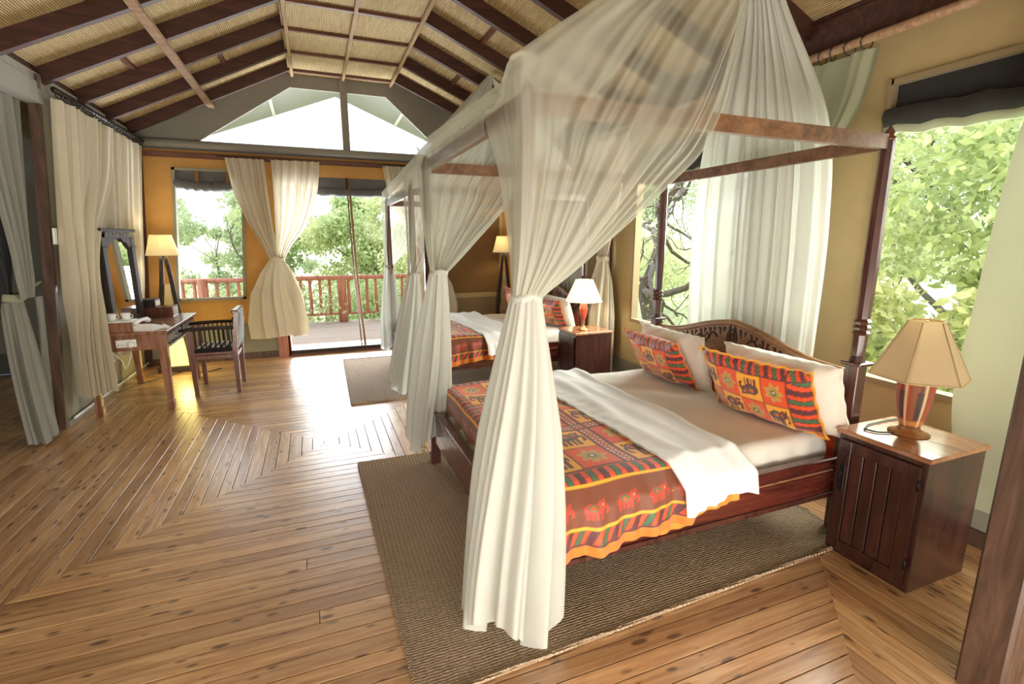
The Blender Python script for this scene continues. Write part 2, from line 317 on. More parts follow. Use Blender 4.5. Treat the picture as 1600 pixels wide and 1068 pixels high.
# near field is a diamond: clip its lower corners
fields[0] = ([(0, 4.05), (-Hh, 1.63), (-.0 - .01, -.79), (.01, -.79), (Hh, 1.63)], 'x')
fields.append(([(-Hh, 1.63), (-.01, -.79), (-Hh, -.79)], 'y'))
fl = MB().box(-5.6, 3.3, -1.0, 8.0, -.12, -.028).build('floor', 'under'); struct(fl)
PL = []
def plank(poly, along): PL.append((poly, along))
bulk = MB()
def real_plank(poly, along, far=False):
    xs = [p[0] for p in poly]; ys = [p[1] for p in poly]; cx, cy = (min(xs) + max(xs)) / 2, (min(ys) + max(ys)) / 2
    if max(xs) - min(xs) < .03 or max(ys) - min(ys) < .03 or len(poly) < 3: return
    loc = [(p[0] - cx, p[1] - cy) for p in poly]
    if along == 'y': loc = [(p[1], -p[0]) for p in loc]
    ar = sum(loc[i][0] * loc[(i + 1) % len(loc)][1] - loc[(i + 1) % len(loc)][0] * loc[i][1] for i in range(len(loc)))
    if ar < 0: loc = loc[::-1]
    n_ = len(loc); s_ = .0005; mx = sum(p[0] for p in loc) / n_; my = sum(p[1] for p in loc) / n_
    def ins(p):
        dx, dy = mx - p[0], my - p[1]; return (p[0] + math.copysign(min(abs(dx), s_), dx), p[1] + math.copysign(min(abs(dy), s_), dy))
    b_ = MB(); b_.add([(p[0], p[1], -.028) for p in loc] + [(p[0], p[1], -.0006) for p in loc] + [(ins(p)[0], ins(p)[1], 0) for p in loc],
        [tuple(range(2 * n_, 3 * n_))] + [(i, (i + 1) % n_, n_ + (i + 1) % n_, n_ + i) for i in range(n_)] + [(n_ + i, n_ + (i + 1) % n_, 2 * n_ + (i + 1) % n_, 2 * n_ + i) for i in range(n_)])
    if far:
        ca, sa = (0, 1) if along == 'y' else (1, 0); b_.v = [(cx + p[0] * ca - p[1] * sa, cy + p[0] * sa + p[1] * ca, p[2]) for p in b_.v]; bulk.add(b_.v, b_.f); return
    o = b_.build('plank', 'plank', fl); o.location = (cx, cy, random.uniform(-.0016, 0))
    o.rotation_euler = (random.uniform(-.003, .003), random.uniform(-.0006, .0006), PI / 2 if along == 'y' else 0)
PW = .08
for poly, al in fields:
    k = 0 if al == 'y' else 1; lo = min(p[k] for p in poly); hi = max(p[k] for p in poly)
    t_ = lo + random.uniform(0, .01)
    while t_ < hi:
        w = PW * random.uniform(.85, 1.15); nn_ = (1, 0) if k == 0 else (0, 1)
        q = clip(clip(poly, nn_, t_ + w - .0026), (-nn_[0], -nn_[1]), -(t_ + .0026)); t_ += w
        if len(q) < 3: continue
        j = 1 - k; a0 = min(p[j] for p in q); a1 = max(p[j] for p in q)
        if a1 - a0 > 3.2 and random.random() < .6:
            c_ = random.uniform(a0 + 1, a1 - 1); mm = (0, 1) if j else (1, 0)
            plank(clip(q, mm, c_ - .0015), al); plank(clip(q, (-mm[0], -mm[1]), -(c_ + .0015)), al)
        else: plank(q, al)
def pdist(p):
    cx = sum(a[0] for a in p[0]) / len(p[0]); cy = sum(a[1] for a in p[0]) / len(p[0]); v_ = Vector((cx, cy)); ahead = v_.x * .368 + v_.y * .93
    return v_.length + (4 if ahead < .3 else 0) + (6 if cx < -2.3 and cy < 5 else 0)
PL.sort(key=pdist)
for i, (a_, b2_) in enumerate(PL): real_plank(a_, b2_, i >= 296)
if bulk.v: bulk.build('planks', 'plank', fl, kind='stuff')

# ------------------------------------------------------------ ceiling
RX, EX, EZ, TZ = .53, 2.65, 2.87, 3.70     # ridge x, half width, eave z, flat z ; flat half width .61
SL = (TZ - EZ) / (EX - .61)
SLs = {-1: .495, 1: SL}; EXs = {-1: 2.50, 1: 2.72}
ceil_ = MB()
for s_ in (-1, 1):
    x0, x1 = RX + s_ * .58, RX + s_ * 3.1; z0, z1 = TZ + .15 , TZ + .15 - (3.1 - .58) * SLs[s_]
    ceil_.add([(x0, -1.2, z0), (x1, -1.2, z1), (x1, 8.0, z1), (x0, 8.0, z0), (x0, -1.2, z0 + .05), (x1, -1.2, z1 + .05), (x1, 8.0, z1 + .05), (x0, 8.0, z0 + .05)],
              [(0, 1, 2, 3), (7, 6, 5, 4), (0, 4, 5, 1), (3, 2, 6, 7), (1, 5, 6, 2), (0, 3, 7, 4)])
ceil_.box(RX - .66, RX + .66, -1.2, 7.56, TZ + .01, TZ + .05); ceil_.box(RX - .66, RX + .66, -1.2, 8.0, TZ + .24, TZ + .3)
cl = struct(ceil_.build('ceiling', 'mat'))
RY = [7.30 - .665 * i for i in range(13)]
for y in RY:
    for s_ in (-1, 1):
        xa, xb = RX + s_ * .62, RX + s_ * EXs[s_]; zz_ = TZ - (EXs[s_] - .62) * SLs[s_]
        b_ = MB(); b_.prism([(xa, TZ), (xb, zz_), (xb, zz_ + .145), (xa, TZ + .145)][::(1 if s_ > 0 else -1)], y - .028, y + .028, 'y')
        b_.build('rafter', 'rafter', cl)
    MB().box(RX - .61, RX + .61, y - .018, y + .018, TZ - .02, TZ + .01).build('batten', 'batten', cl)
for x, m_ in ((RX - .62, 'edge'), (RX, 'edge'), (RX + .62, 'edge')): MB().box(x - .017, x + .017, -1.2, 7.5, TZ - .035, TZ).build('ridge_batten', m_, cl)
px_ = -1.04; pz_ = TZ - (RX - .61 - px_) * .495 - .012; MB().beam((px_, -1.2, pz_), (px_, 7.5, pz_), .075, .03).build('purlin', 'purlin', cl)
for x, k in ((-.75, 1), (-1.42, 2), (-.5, 3), (-1.3, 4), (1.75, 3), (1.8, 1)):     # small blocks between rafters
    y = RY[k]; z = TZ - (abs(x - RX) - .61) * SLs[1 if x > RX else -1]; MB().box(x - .02, x + .02, y - .6, y - .03, z + .10, z + .148).build('spacer_block', 'batten', cl)
for s_, nm in ((-1, 'left'), (1, 'right')):   # eave plates
    x = -1.93 if s_ < 0 else RX + s_ * 2.66
    EZ = 2.77 if s_ < 0 else 2.87
    struct(MB().box(x - .04, x + .04, -1.2, 7.52, EZ - .08, EZ + .10).build('trim_' + ('1' if s_ < 0 else '2'), 'canvas_grey' if s_ < 0 else 'rafter'))
    for i in range(len(RY) - 1): MB().box(x - .02, x + .02, RY[i + 1] + .03, RY[i] - .03, EZ + .03, EZ + .20).build('blocking', 'rafter', cl)

# ------------------------------------------------------------ walls
YF = 7.52
wf = MB()
def wbox(b_, x0, x1, z0, z1): b_.box(x0, x1, YF, YF + .05, z0, z1)
for a in ((-2.2, -1.67, .5, .85), (-2.2, -1.67, .85, 2.47), (-2.2, -1.67, 2.47, 2.73), (-1.67, -.91, .5, .85), (-1.67, -.91, 2.47, 2.73), (-.91, -.40, .5, .85), (-.91, -.40, .85, 2.47), (-.91, -.40, 2.47, 2.73), (-.40, 1.45, 2.45, 2.73), (1.45, 1.90, .5, 2.73), (1.90, 2.78, 2.0, 2.73), (2.78, 3.3, .5, 2.73)): wbox(wf, *a)
wfo = struct(wf.build('wall_far', 'canvas_orange'))
sk = MB()
sk.box(-2.2, -.40, YF - .012, YF + .045, 0, .5); sk.build('canvas_skirt', 'canvas_green', wfo); MB().box(1.45, 3.3, YF - .012, YF + .045, 0, .74).build('canvas_skirt', 'canvas_dull', wfo)
MB().box(1.90, 2.78, YF + .01, YF + .04, .76, 2.0).build('closed_blind', 'canvas_brown', wfo)
fr = MB()
for a in ((1.87, 1.91, .72, 2.0), (2.76, 2.80, .72, 2.0)): fr.box(a[0], a[1], YF - .02, YF + .02, a[2], a[3])
fr.box(1.87, 2.80, YF - .02, YF + .02, .72, .79); fr.build('blind_frame', 'canvas_tan', wfo)
# gable canvas with the sky opening
zt = lambda x, off=0: min(TZ, TZ - (abs(x - RX) - .61) * SLs[1 if x > RX else -1]) + off
g = MB(); outer = [(-2.3, 2.70), (3.4, 2.70), (3.4, zt(3.4, .22)), (RX + .61, TZ + .22), (RX - .61, TZ + .22), (-2.3, zt(-2.3, .22))]
inner = [(-1.40, 2.78), (1.90, 2.78), (1.93, 2.82), (RX + .56, 3.55), (RX - .66, 3.55), (-1.38, 2.82)]
gv = [(p[0], y, p[1]) for y in (YF, YF + .04) for p in outer] + [(p[0], y, p[1]) for y in (YF, YF + .04) for p in inner]; gf = []
for i in range(6):
    j = (i + 1) % 6; gf += [(i, j, 12 + j, 12 + i), (6 + j, 6 + i, 18 + i, 18 + j), (12 + i, 12 + j, 18 + j, 18 + i)]
g.add(gv, gf); g.build('gable_canvas', 'canvas_grey', wfo)
MB().box(-2.2, 3.3, YF - .06, YF - .005, 2.70, 2.80).build('canvas_roll', 'blind_grey', wfo)
MB().tube([(-2.1, YF - .07, 2.76), (3.2, YF - .07, 2.76)], .05, 10).build('canvas_pipe', 'canvas_grey', wfo)
MB().box(RX - .045, RX + .045, YF - .06, YF + .05, 2.76, 3.72).build('king_post', 'canvas_grey', wfo)
struct(MB().box(-2.1, 3.2, YF - .10, YF - .05, 2.60, 2.66).build('trim_3', 'batten'))
struct(MB().box(-2.12, -.42, YF - .03, YF, 0, .09).build('baseboard_far', 'post'))
struct(MB().box(1.45, 3.2, YF - .03, YF, 0, .09).build('baseboard_back', 'post'))
struct(MB().box(-2.13, -2.05, YF - .07, YF, 0, 2.73).build('trim_4', 'rafter'))
w1 = MB()   # window frame far wall
for a in ((-1.69, -1.655, .83, 2.49), (-.925, -.89, .83, 2.49)): w1.box(a[0], a[1], YF - .02, YF + .06, a[2], a[3])
w1.box(-1.69, -.89, YF - .02, YF + .06, .825, .86); w1.box(-1.69, -.89, YF - .02, YF + .06, 2.46, 2.49)
w1o = struct(w1.build('window_1', 'canvas_green'))
def rolled(parent, p, q, r, mat, n_=26, name='rolled_blind'):
    p, q = Vector(p), Vector(q); pts = [p.lerp(q, i / n_) + Vector((0, 0, -.035 * sin(PI * i / n_) + .006 * sin(i * 2.1))) for i in range(n_ + 1)]
    b_ = MB().tube(pts, [r * (1 + .12 * sin(i * 1.7)) for i in range(n_ + 1)], 12); return b_.build(name, mat, parent)
rolled(w1o, (-1.67, YF + .03, 2.31), (-.90, YF + .03, 2.31), .06, 'blind_grey'); MB().box(-1.67, -.90, YF + .03, YF + .05, 2.30, 2.47).build('blind_cloth', 'blind_grey', w1o)
for x in (-1.42, -1.08): MB().box(x - .02, x + .02, YF - .01, YF + .025, 2.32, 2.46).build('blind_strap', 'canvas_brown', w1o)
# door
d1 = MB(); d1.box(-.55, -.40, YF - .04, YF + .06, 0, .62); d1.box(-.42, -.385, YF - .04, YF + .06, .0, 2.47); d1.box(1.44, 1.48, YF - .04, YF + .06, 0, 2.47)
d1o = struct(d1.build('door_1', 'railwood'))
MB().box(-.40, 1.45, YF - .05, YF + .08, 0, .075, .01).build('threshold', 'ironwood', d1o); MB().box(-.40, 1.45, YF - .06, YF - .04, .0, .03).build('threshold_strip', 'batten', d1o)
MB().box(-.40, 1.45, YF + .03, YF + .05, 2.26, 2.46).build('blind_cloth', 'blind_grey', d1o)
rolled(d1o, (-.40, YF + .02, 2.29), (1.45, YF + .02, 2.29), .055, 'blind_grey')
MB().tube([(.53, YF - .01, 2.45), (.56, YF - .01, 1.2), (.62, YF - .01, .08)], .016, 8).build('zip_pole', 'edge', d1o)
MB().tube([(.50, YF - .01, 2.45), (.52, YF - .01, 1.2), (.57, YF - .01, .08)], .009, 6).build('zip_edge', 'batten', d1o)
# right wall
XR = 3.2; wr = MB()
def rbox(y0, y1, z0, z1): wr.box(XR, XR + .05, y0, y1, z0, z1)
A0, A1, B0, B1 = .35, 2.07, 3.05, 4.50
for a in ((-1.2, A0, 0, 2.95), (A0, A1, 0, .75), (A0, A1, 2.49, 2.95), (A1, B0, 0, 2.95), (B0, B1, 0, .75), (B0, B1, 2.49, 2.95), (B1, YF + .05, 0, 2.95)): rbox(*a)
wro = struct(wr.build('wall_right', 'canvas_tan'))
MB().box(XR - .012, XR + .01, -1.2, YF, 0, .28).build('canvas_skirt', 'canvas_green', wro)
struct(MB().box(XR - .04, XR - .012, -1.2, YF, 0, .09).build('baseboard_right', 'post'))
for k, (y0, y1) in enumerate(((A0, A1), (B0, B1))):
    f = MB(); f.box(XR - .02, XR + .06, y0 - .02, y0 + .012, .73, 2.51); f.box(XR - .02, XR + .06, y1 - .012, y1 + .02, .73, 2.51)
    f.box(XR - .02, XR + .06, y0, y1, .73, .765); f.box(XR - .02, XR + .06, y0, y1, 2.48, 2.51); fo = struct(f.build('window_%d' % (k + 2), 'canvas_dull'))
    MB().box(XR + .03, XR + .05, y0, y1, 2.22, 2.49).build('blind_cloth', 'blind', fo)
    rolled(fo, (XR + .0, y0, 2.30), (XR + .0, y1, 2.30), .06, 'blind'); rolled(fo, (XR + .0, y0, 2.245), (XR + .0, y1, 2.245), .036, 'blind_hem', name='blind_hem')
MB().box(XR - .03, XR, B1 + .45, B1 + .53, 0, 2.9).build('timber_stud', 'batten', wro)
MB().box(XR - .03, XR, 6.0, 6.08, 0, 2.9).build('timber_stud', 'carved', wro)
# left wall (behind the long curtain), its post and the side room
XL = -2.12
wlo = struct(MB().box(XL - .05, XL, 5.22, YF + .05, 0, 2.87).build('wall_left', 'canvas_green'))
struct(MB().box(XL - .05, XL + .02, 5.17, 5.215, 0, 2.85).build('trim_5', 'post'))
struct(MB().box(XL - .0, XL + .02, 5.24, YF, .0, .05).build('baseboard_left', 'canvas_grey'))
MB().tube([(XL + .035, 5.3, .06), (XL + .035, YF - .03, .06)], .012, 8).build('conduit', 'plastic', wlo)
struct(MB().box(-5.4, XL - .05, 7.75, 7.82, 0, 3.2).build('wall_side_room', 'greycurtain')); struct(MB().box(-5.4, XL - .05, 7.72, 7.75, 0, .25).build('baseboard_side_room', 'blind_grey'))
struct(MB().box(-5.45, -5.38, -1.2, 7.82, 0, 3.2).build('wall_outer', 'greycurtain')); struct(MB().box(-5.45, XL - .0, -1.2, 7.82, 3.1, 3.16).build('ceiling_side_room', 'canvas_grey'))
struct(MB().box(XL + .14, XL + .24, -1.2, 5.22, 2.64, 2.80).build('trim_6', 'canvas_grey'))
sw = MB().box(XL + .03, XL + .045, 5.17, 5.225, 1.57, 1.70, .004).build('light_switch', 'plastic'); tag(sw, 'white light switch plate on the brown post by the long curtain', 'switch')
struct(MB().box(-5.45, 3.3, -1.30, -1.22, 0, 4.2).build('wall_back_unseen', 'canvas_tan'))  # unseen wall added behind the camera to cut the sky light
dp = struct(MB().box(2.085, 2.35, .70, .83, 0, 2.9, .01).build('trim_7', 'post'))
LEAN = .08
def lean(o, z0=0.0, xmax=9, x_only=None):
    for v in o.data.vertices:
        if v.co.x < xmax: v.co.x += LEAN * (v.co.z - z0)
    for ch in o.children: lean(ch, z0, xmax)
lean(wlo); lean(wfo, .85, -.7); lean(w1o, .85, -.3)
for nm in ('trim_4', 'trim_5', 'baseboard_left', 'light_switch'): lean(bpy.data.objects[nm])
# ------------------------------------------------------------ exterior: deck, railing, fly roof, ground, trees
dk = MB().box(-3.6, 3.8, YF + .08, 10.75, -.25, -.06).build('deck', 'under'); struct(dk)
for i in range(27):
    y = YF + .09 + i * .117
    MB().box(-3.6, 3.8, y, y + .111, -.06, -.03, .003).build('deck_board', 'deck', dk)
rl = thing('deck_railing', 'pinkish wooden balustrade along the far edge of the deck', 'railing', (0, 10.6, -.03))
b_ = MB().tube([(-3.6, 0, .90), (3.8, 0, .90)], .045, 10); b_.build('handrail', 'railwood', rl)
MB().tube([(-3.6, 0, .17), (3.8, 0, .17)], .025, 8).build('bottom_rail', 'railwood', rl)
for x in (-1.95, .48, 2.9, -3.5): MB().tube([(x, 0, 0), (x, 0, .5), (x, 0, .93)], [.09, .085, .088], 12).build('post', 'railwood', rl)
for i in range(40):
    x = -3.35 + i * .18
    if min(abs(x - a) for a in (-1.95, .48, 2.9, -3.5)) > .1: MB().tube([(x + random.uniform(-.012, .012), 0, .17), (x, 0, .5), (x + random.uniform(-.012, .012), 0, .90)], [.028, .033, .027], 8).build('baluster', 'railwood', rl)
fly = MB()
for s_ in (-1, 1): fly.add([(.6, 7.62, 4.35), (.6 + s_ * 3.6, 7.62, 2.95), (.6 + s_ * 3.6, 10.6, 2.85), (.6, 10.6, 4.26), (.6, 7.62, 4.37), (.6 + s_ * 3.6, 7.62, 2.97), (.6 + s_ * 3.6, 10.6, 2.87), (.6, 10.6, 4.28)], [(0, 1, 2, 3), (4, 5, 6, 7), (3, 2, 6, 7)])
fo = tag(fly.build('tent_fly', 'flycloth'), 'grey canvas fly roof over the deck beyond the gable', 'canopy')
for s_ in (-1, 1):
    for t_ in (.3, .62): MB().beam((.6 + s_ * 3.6 * t_, 7.7, 4.33 - 1.4 * t_), (.6 + s_ * 3.6 * t_, 10.6, 4.24 - 1.4 * t_), .05, .02).build('fly_seam', 'paper', fo)
# ground with a soft slope
gx, gy = np.meshgrid(np.linspace(-60, 80, 60), np.linspace(-30, 110, 60)); d_ = np.hypot(gx, gy - 4)
gz = -1.6 + np.clip(d_ - 12, 0, 200) * .055 + .5 * np.sin(gx * .17) * np.cos(gy * .13)
gz = gz + np.clip(gx - 9, 0, 14) * .22; gG = np.stack([gx, gy, gz], -1); struct(MB().grid(gG).build('ground', 'grass'))
def leaves(centers, rads, count, size, flat=.7):
    c = np.array(centers); r = np.array(rads); k = RNG.choice(len(c), count, p=(r ** 2) / (r ** 2).sum())
    d = RNG.normal(size=(count, 3)); d /= np.linalg.norm(d, axis=1)[:, None]; rad = RNG.random(count) ** .45
    p = c[k] + d * (r[k] * rad)[:, None] * np.array([1, 1, flat])
    a = RNG.normal(size=(count, 3)); a[:, 2] -= .3; a /= np.linalg.norm(a, axis=1)[:, None]
    b_ = np.cross(a, RNG.normal(size=(count, 3))); b_ /= np.linalg.norm(b_, axis=1)[:, None]; nn_ = np.cross(a, b_)
    s_ = size * RNG.uniform(.6, 1.3, count)[:, None]
    V = np.stack([p, p + a * s_ * .5 + b_ * s_ * .24 + nn_ * s_ * .06, p + a * s_, p + a * s_ * .5 - b_ * s_ * .24 + nn_ * s_ * .06], 1).reshape(-1, 3)
    return V
def fast_mesh(name, V, nq, mat, parent=None):
    me = bpy.data.meshes.new(name); me.vertices.add(len(V)); me.vertices.foreach_set('co', V.astype(np.float32).ravel())
    me.loops.add(nq * 4); me.polygons.add(nq); me.loops.foreach_set('vertex_index', np.arange(nq * 4, dtype=np.int32)); me.polygons.foreach_set('loop_start', np.arange(0, nq * 4, 4, dtype=np.int32))
    me.materials.append(M[mat]); me.update(calc_edges=True); o = bpy.data.objects.new(name, me); COL.objects.link(o); o.parent = parent; return o
def branchy(b_, p, d, L, r, depth, tips, wig=.35, up=.1, kids=(2, 3)):
    pts = [Vector(p)]; rr = [r]; d = Vector(d).normalized()
    for i in range(5):
        d = (d + Vector((random.uniform(-wig, wig), random.uniform(-wig, wig), random.uniform(-wig, wig) + up))).normalized()
        pts.append(pts[-1] + d * L / 5); rr.append(r * (1 - .5 * (i + 1) / 5))
    b_.tube(pts, rr, 6 if r > .02 else 4)
    if depth == 0: tips.append(pts[-1]); return
    for _ in range(random.choice(kids)):
        q = random.choice(pts[2:]); dd = (d + Vector((random.uniform(-1, 1), random.uniform(-1, 1), random.uniform(-.5, .8)))).normalized()
        branchy(b_, q, dd, L * random.uniform(.55, .8), r * .5, depth - 1, tips, wig, up, kids)
    tips.append(pts[-1])
def tree(label, loc, h, r, nl, size, mat, lean=(0, 0), blobs=16, seed=1, sparse=1.0, group=None):
    random.seed(seed); t = thing('tree', label, 'tree', loc, group=group); b_ = MB(); tips = []
    branchy(b_, (0, 0, 0), (lean[0], lean[1], 1), h * .6, r * .045 + .04, 3, tips, .22, .12)
    mz = max(p[2] for p in b_.v); k_ = min(1, h * .93 / mz); b_.v = [(p[0], p[1], p[2] * k_) for p in b_.v]; tips = [Vector((p.x, p.y, p.z * k_)) for p in tips]
    b_.build('trunk', 'bark', t)
    cs = [(random.uniform(-r, r), random.uniform(-r, r), h * .4 + random.uniform(0, h * .48)) for _ in range(blobs)]
    cs += [tuple(p) for p in random.sample(tips, min(len(tips), blobs))]
    rs = [random.uniform(.25, .5) * r * sparse for _ in cs]
    fast_mesh('foliage', leaves(cs, rs, nl, size), nl, mat, t)['kind'] = 'stuff'; return t
tree('loose grey-green tree seen through the far left window above the rail', (-2.3, 17, -2.6), 5.9, 2.4, 9000, .17, 'leaf2', (.2, 0), 9, 3, .75)
tree('tall bright green tree left of the zip pole in the far doorway', (.1, 16.5, -2.6), 6.5, 1.9, 14000, .16, 'leaf', (0, 0), 14, 5, .8)
tree('bushy yellow-green tree right of the zip pole in the far doorway', (2.4, 15.5, -2.6), 5.7, 1.9, 14000, .15, 'leaf3', (0, 0), 14, 8, .8)
tree('thin sparse tree between the gathered door curtain and the bright green tree', (-1.2, 20, -2.6), 5.8, 1.6, 6000, .15, 'leaf2', (-.2, 0), 8, 12, .7)
tree('low bush line behind the balusters of the deck railing', (1.2, 12.6, -1.9), 2.6, 2.2, 9000, .12, 'leaf', (0, 0), 14, 14, .9)
tree('low pale bush below the railing seen in the far left window', (-3.0, 13.6, -1.9), 2.5, 2.4, 8000, .12, 'leaf3', (0, 0), 12, 16, .9)
tree('leafy bright green tree close outside the window behind the near lamp', (6.6, 2.6, -1.6), 5.2, 1.8, 20000, .115, 'leaf', (0, 0), 18, 21, .9)
tree('broad-leaved tree just outside the near window beside the bedpost', (5.4, 3.4, -1.6), 4.4, 1.1, 7000, .12, 'leaf3', (.1, 0), 10, 23, .8)
tree('distant yellow-green tree behind the leafy one in the near window', (10.5, 4.5, -1.4), 6.5, 2.6, 15000, .13, 'leaf3', (0, 0), 16, 27, .9)
tree('pale green bush mass below the gnarled branches in the middle window', (11.5, 14.5, -1.2), 3.0, 2.6, 14000, .14, 'leaf3', (0, 0), 16, 31, .95)
tree('hazy tree crown behind the gnarled branches in the middle window', (16, 21, .6), 7.0, 3.4, 14000, .18, 'leaf2', (0, 0), 14, 34, .8)
random.seed(41); t = thing('tree', 'bare gnarled grey tree with twisting branches outside the middle window', 'tree', (5.8, 7.4, -1.5))
b_ = MB(); tips = []
b_.tube([(0, 0, 0), (.1, .15, 1.2), (-.1, .3, 2.2), (.05, .1, 3.0), (-.2, -.3, 3.7), (-.1, -.8, 4.3)], [.17, .15, .12, .10, .07, .04], 8)
for bp, bd, L, r in (((-.1, .3, 2.2), (-.3, -1, .25), 1.9, .075), ((.05, .1, 3.0), (.2, 1, .1), 1.6, .07), ((.0, .2, 2.7), (-.6, -.7, -.15), 1.6, .055), ((-.2, -.3, 3.7), (.1, 1, .3), 1.7, .055), ((.0, .2, 1.9), (-.3, .9, .1), 1.3, .05), ((-.1, -.5, 4.0), (-.2, -1, -.2), 1.5, .045), ((-.1, .3, 2.4), (-.4, -.8, -.5), 1.2, .04)):
    branchy(b_, bp, bd, L, r, 3, tips, .6, .0, (2, 3, 3))
b_.build('branches', 'bark', t); fast_mesh('foliage', leaves([tuple(p) for p in tips], [.3] * len(tips), 2600, .06), 2600, 'leaf2', t)['kind'] = 'stuff'

# ------------------------------------------------------------ cloth helpers
def cr(ctrl, n_):   # Catmull-Rom through ctrl (K x D) sampled n_
    P = np.array(ctrl, float); K = len(P); Q = np.concatenate([(2 * P[0] - P[1])[None], P, (2 * P[-1] - P[-2])[None]]); t_ = np.linspace(0, K - 1, n_); i = np.minimum(t_.astype(int), K - 2); u = (t_ - i).reshape((-1,) + (1,) * (P.ndim - 1))
    a, b_, c_, d = Q[i], Q[i + 1], Q[i + 2], Q[i + 3]
    return .5 * (2 * b_ + (c_ - a) * u + (2 * a - 5 * b_ + 4 * c_ - d) * u ** 2 + (3 * b_ - a - 3 * c_ + d) * u ** 3)
def fold(G, amp, freq, seed=0, sharp=.0):
    nv, nu = G.shape[:2]; u = np.linspace(0, 1, nu)[None, :]; v = np.linspace(0, 1, nv)[:, None]; rs = np.random.default_rng(seed)
    N = np.cross(np.gradient(G, axis=1), np.gradient(G, axis=0)); L = np.linalg.norm(N, axis=2, keepdims=True); N = N / np.maximum(L, 1e-9)
    warp = sum(rs.uniform(-.5, .5) / k * np.sin(2 * PI * k * u + rs.uniform(0, 6)) for k in (1, 2, 3)) * .12
    ph = rs.uniform(0, 6); s_ = np.sin(2 * PI * freq * (u + warp) + ph + .8 * np.sin(2.3 * v + rs.uniform(0, 6))) + .45 * np.sin(2 * PI * freq * 2.37 * (u + warp) + rs.uniform(0, 6) + 1.5 * v) + .3 * np.sin(2 * PI * freq * .43 * u + rs.uniform(0, 6))
    A = np.interp(np.linspace(0, 1, nv), np.linspace(0, 1, len(amp)), amp)[:, None] if not np.isscalar(amp) else amp
    return G + N * (A * s_)[..., None]
def ribsurf(ribs, nv, nu):   # ribs: list of control polylines with equal counts
    R = np.array(ribs, float); A = np.stack([cr(r, nv) for r in R], 0); return cr(A, nu).transpose(1, 0, 2)
def tail(c_top, c_bot, r_top, r_bot, z_hem, seed, n_=110, nv=46, el=(1, 1), lobes=9, prof=None):
    rs = np.random.default_rng(seed); th = np.linspace(0, 2 * PI, n_, endpoint=False); v = np.linspace(0, 1, nv)[:, None]
    ph = [rs.uniform(0, 6) for _ in range(5)]
    lob = np.sin(lobes * th + ph[0] + .8 * np.sin(2 * th + ph[3])) + .5 * np.sin((lobes * 2 + 1) * th + ph[1]) + .45 * np.sin(3 * th + ph[2])
    rad = r_top + (r_bot - r_top) * (np.interp(v, *prof) if prof else (1 - (1 - v) ** 2.2) * .82 + v * .18)
    am = .10 + .16 * np.minimum(1, v * 2.5)
    R_ = rad * (1 + am * lob[None, :]); hem = z_hem * (.5 + .5 * np.sin(th * 2 + ph[4])) * .8 + z_hem * .2 * (lob * .5 + .5)
    z = c_top[2] + (c_bot[2] + hem[None, :] - c_top[2]) * v
    tw = .15 * np.sin(v * 3 + ph[2]); cx = c_top[0] + (c_bot[0] - c_top[0]) * v; cy = c_top[1] + (c_bot[1] - c_top[1]) * v
    return np.stack([cx + R_ * np.cos(th[None, :] + tw) * el[0], cy + R_ * np.sin(th[None, :] + tw) * el[1], z + 0 * R_], -1)
def density(o, G, base=.30, p=.9):   # cloth gathered into a narrower width is denser
    w = np.linalg.norm(np.diff(G, axis=1), axis=2).sum(1); full = w.max() / np.maximum(w, 1e-3); d = 1 - (1 - base) ** (full ** p); d = np.clip(d, base, .95)
    a = o.data.attributes.new('dens', 'FLOAT', 'POINT'); a.data.foreach_set('value', np.repeat(d, G.shape[1]).astype(np.float32))
def wrap(c, r, el=(1, 1), h=.035, n_=28):   # tie band
    th = np.linspace(0, 2 * PI, n_, endpoint=False); pr_ = [(1.0, -h), (1.12, -h * .6), (1.16, 0), (1.12, h * .6), (1.0, h)]
    return np.array([[(c[0] + r * k * el[0] * cos(a), c[1] + r * k * el[1] * sin(a), c[2] + z + .006 * sin(3 * a)) for a in th] for k, z in pr_])

# ------------------------------------------------------------ elephant and flower prints
RED, YEL, GRN, DRK, BRN, ORG, WHT, GLD = [np.array(c) for c in ((.80, .075, .010), (.92, .40, .02), (.03, .14, .06), (.09, .02, .03), (.28, .05, .015), (.70, .20, .02), (.85, .75, .6), (.55, .33, .08))]
def put(c, m_, col): c[m_] = col
def elephant(c, m0, x, y, flip):   # x,y in -1..1 inside cell
    x = np.where(flip, -x, x); E = lambda cx, cy, a, b_: ((x - cx) / a) ** 2 + ((y - cy) / b_) ** 2 < 1
    body = E(-.12, .05, .46, .30) | E(.36, .16, .23, .24)
    legs = ((np.abs(x + .46) < .09) | (np.abs(x + .22) < .08) | (np.abs(x - .03) < .08) | (np.abs(x - .25) < .08)) & (y < 0) & (y > -.60)
    trunk = ((np.abs(np.hypot(x - .44, y + .06) - .24) < .065) & (x > .5)) | E(.58, .36, .07, .09) | ((np.abs(x - .66) < .06) & (y > -.3) & (y < .1)) | E(-.62, -.02, .05, .2)
    put(c, m0 & (body | legs | trunk), DRK); put(c, m0 & E(-.14, .1, .25, .18), GRN); put(c, m0 & E(-.14, .1, .13, .1), RED); put(c, m0 & E(.28, .16, .1, .15), BRN * 1.5); put(c, m0 & E(.42, .22, .03, .03), WHT)
def flower(c, m0, x, y):
    r = np.hypot(x, y); a = np.arctan2(y, x); put(c, m0 & (r < .66 * (.55 + .45 * np.abs(np.cos(3.5 * a)))), GLD); put(c, m0 & (r < .40 * (.5 + .5 * np.abs(np.cos(3.5 * a + .3)))), GLD * .7); put(c, m0 & (r < .17), GRN); put(c, m0 & (r < .08), WHT)
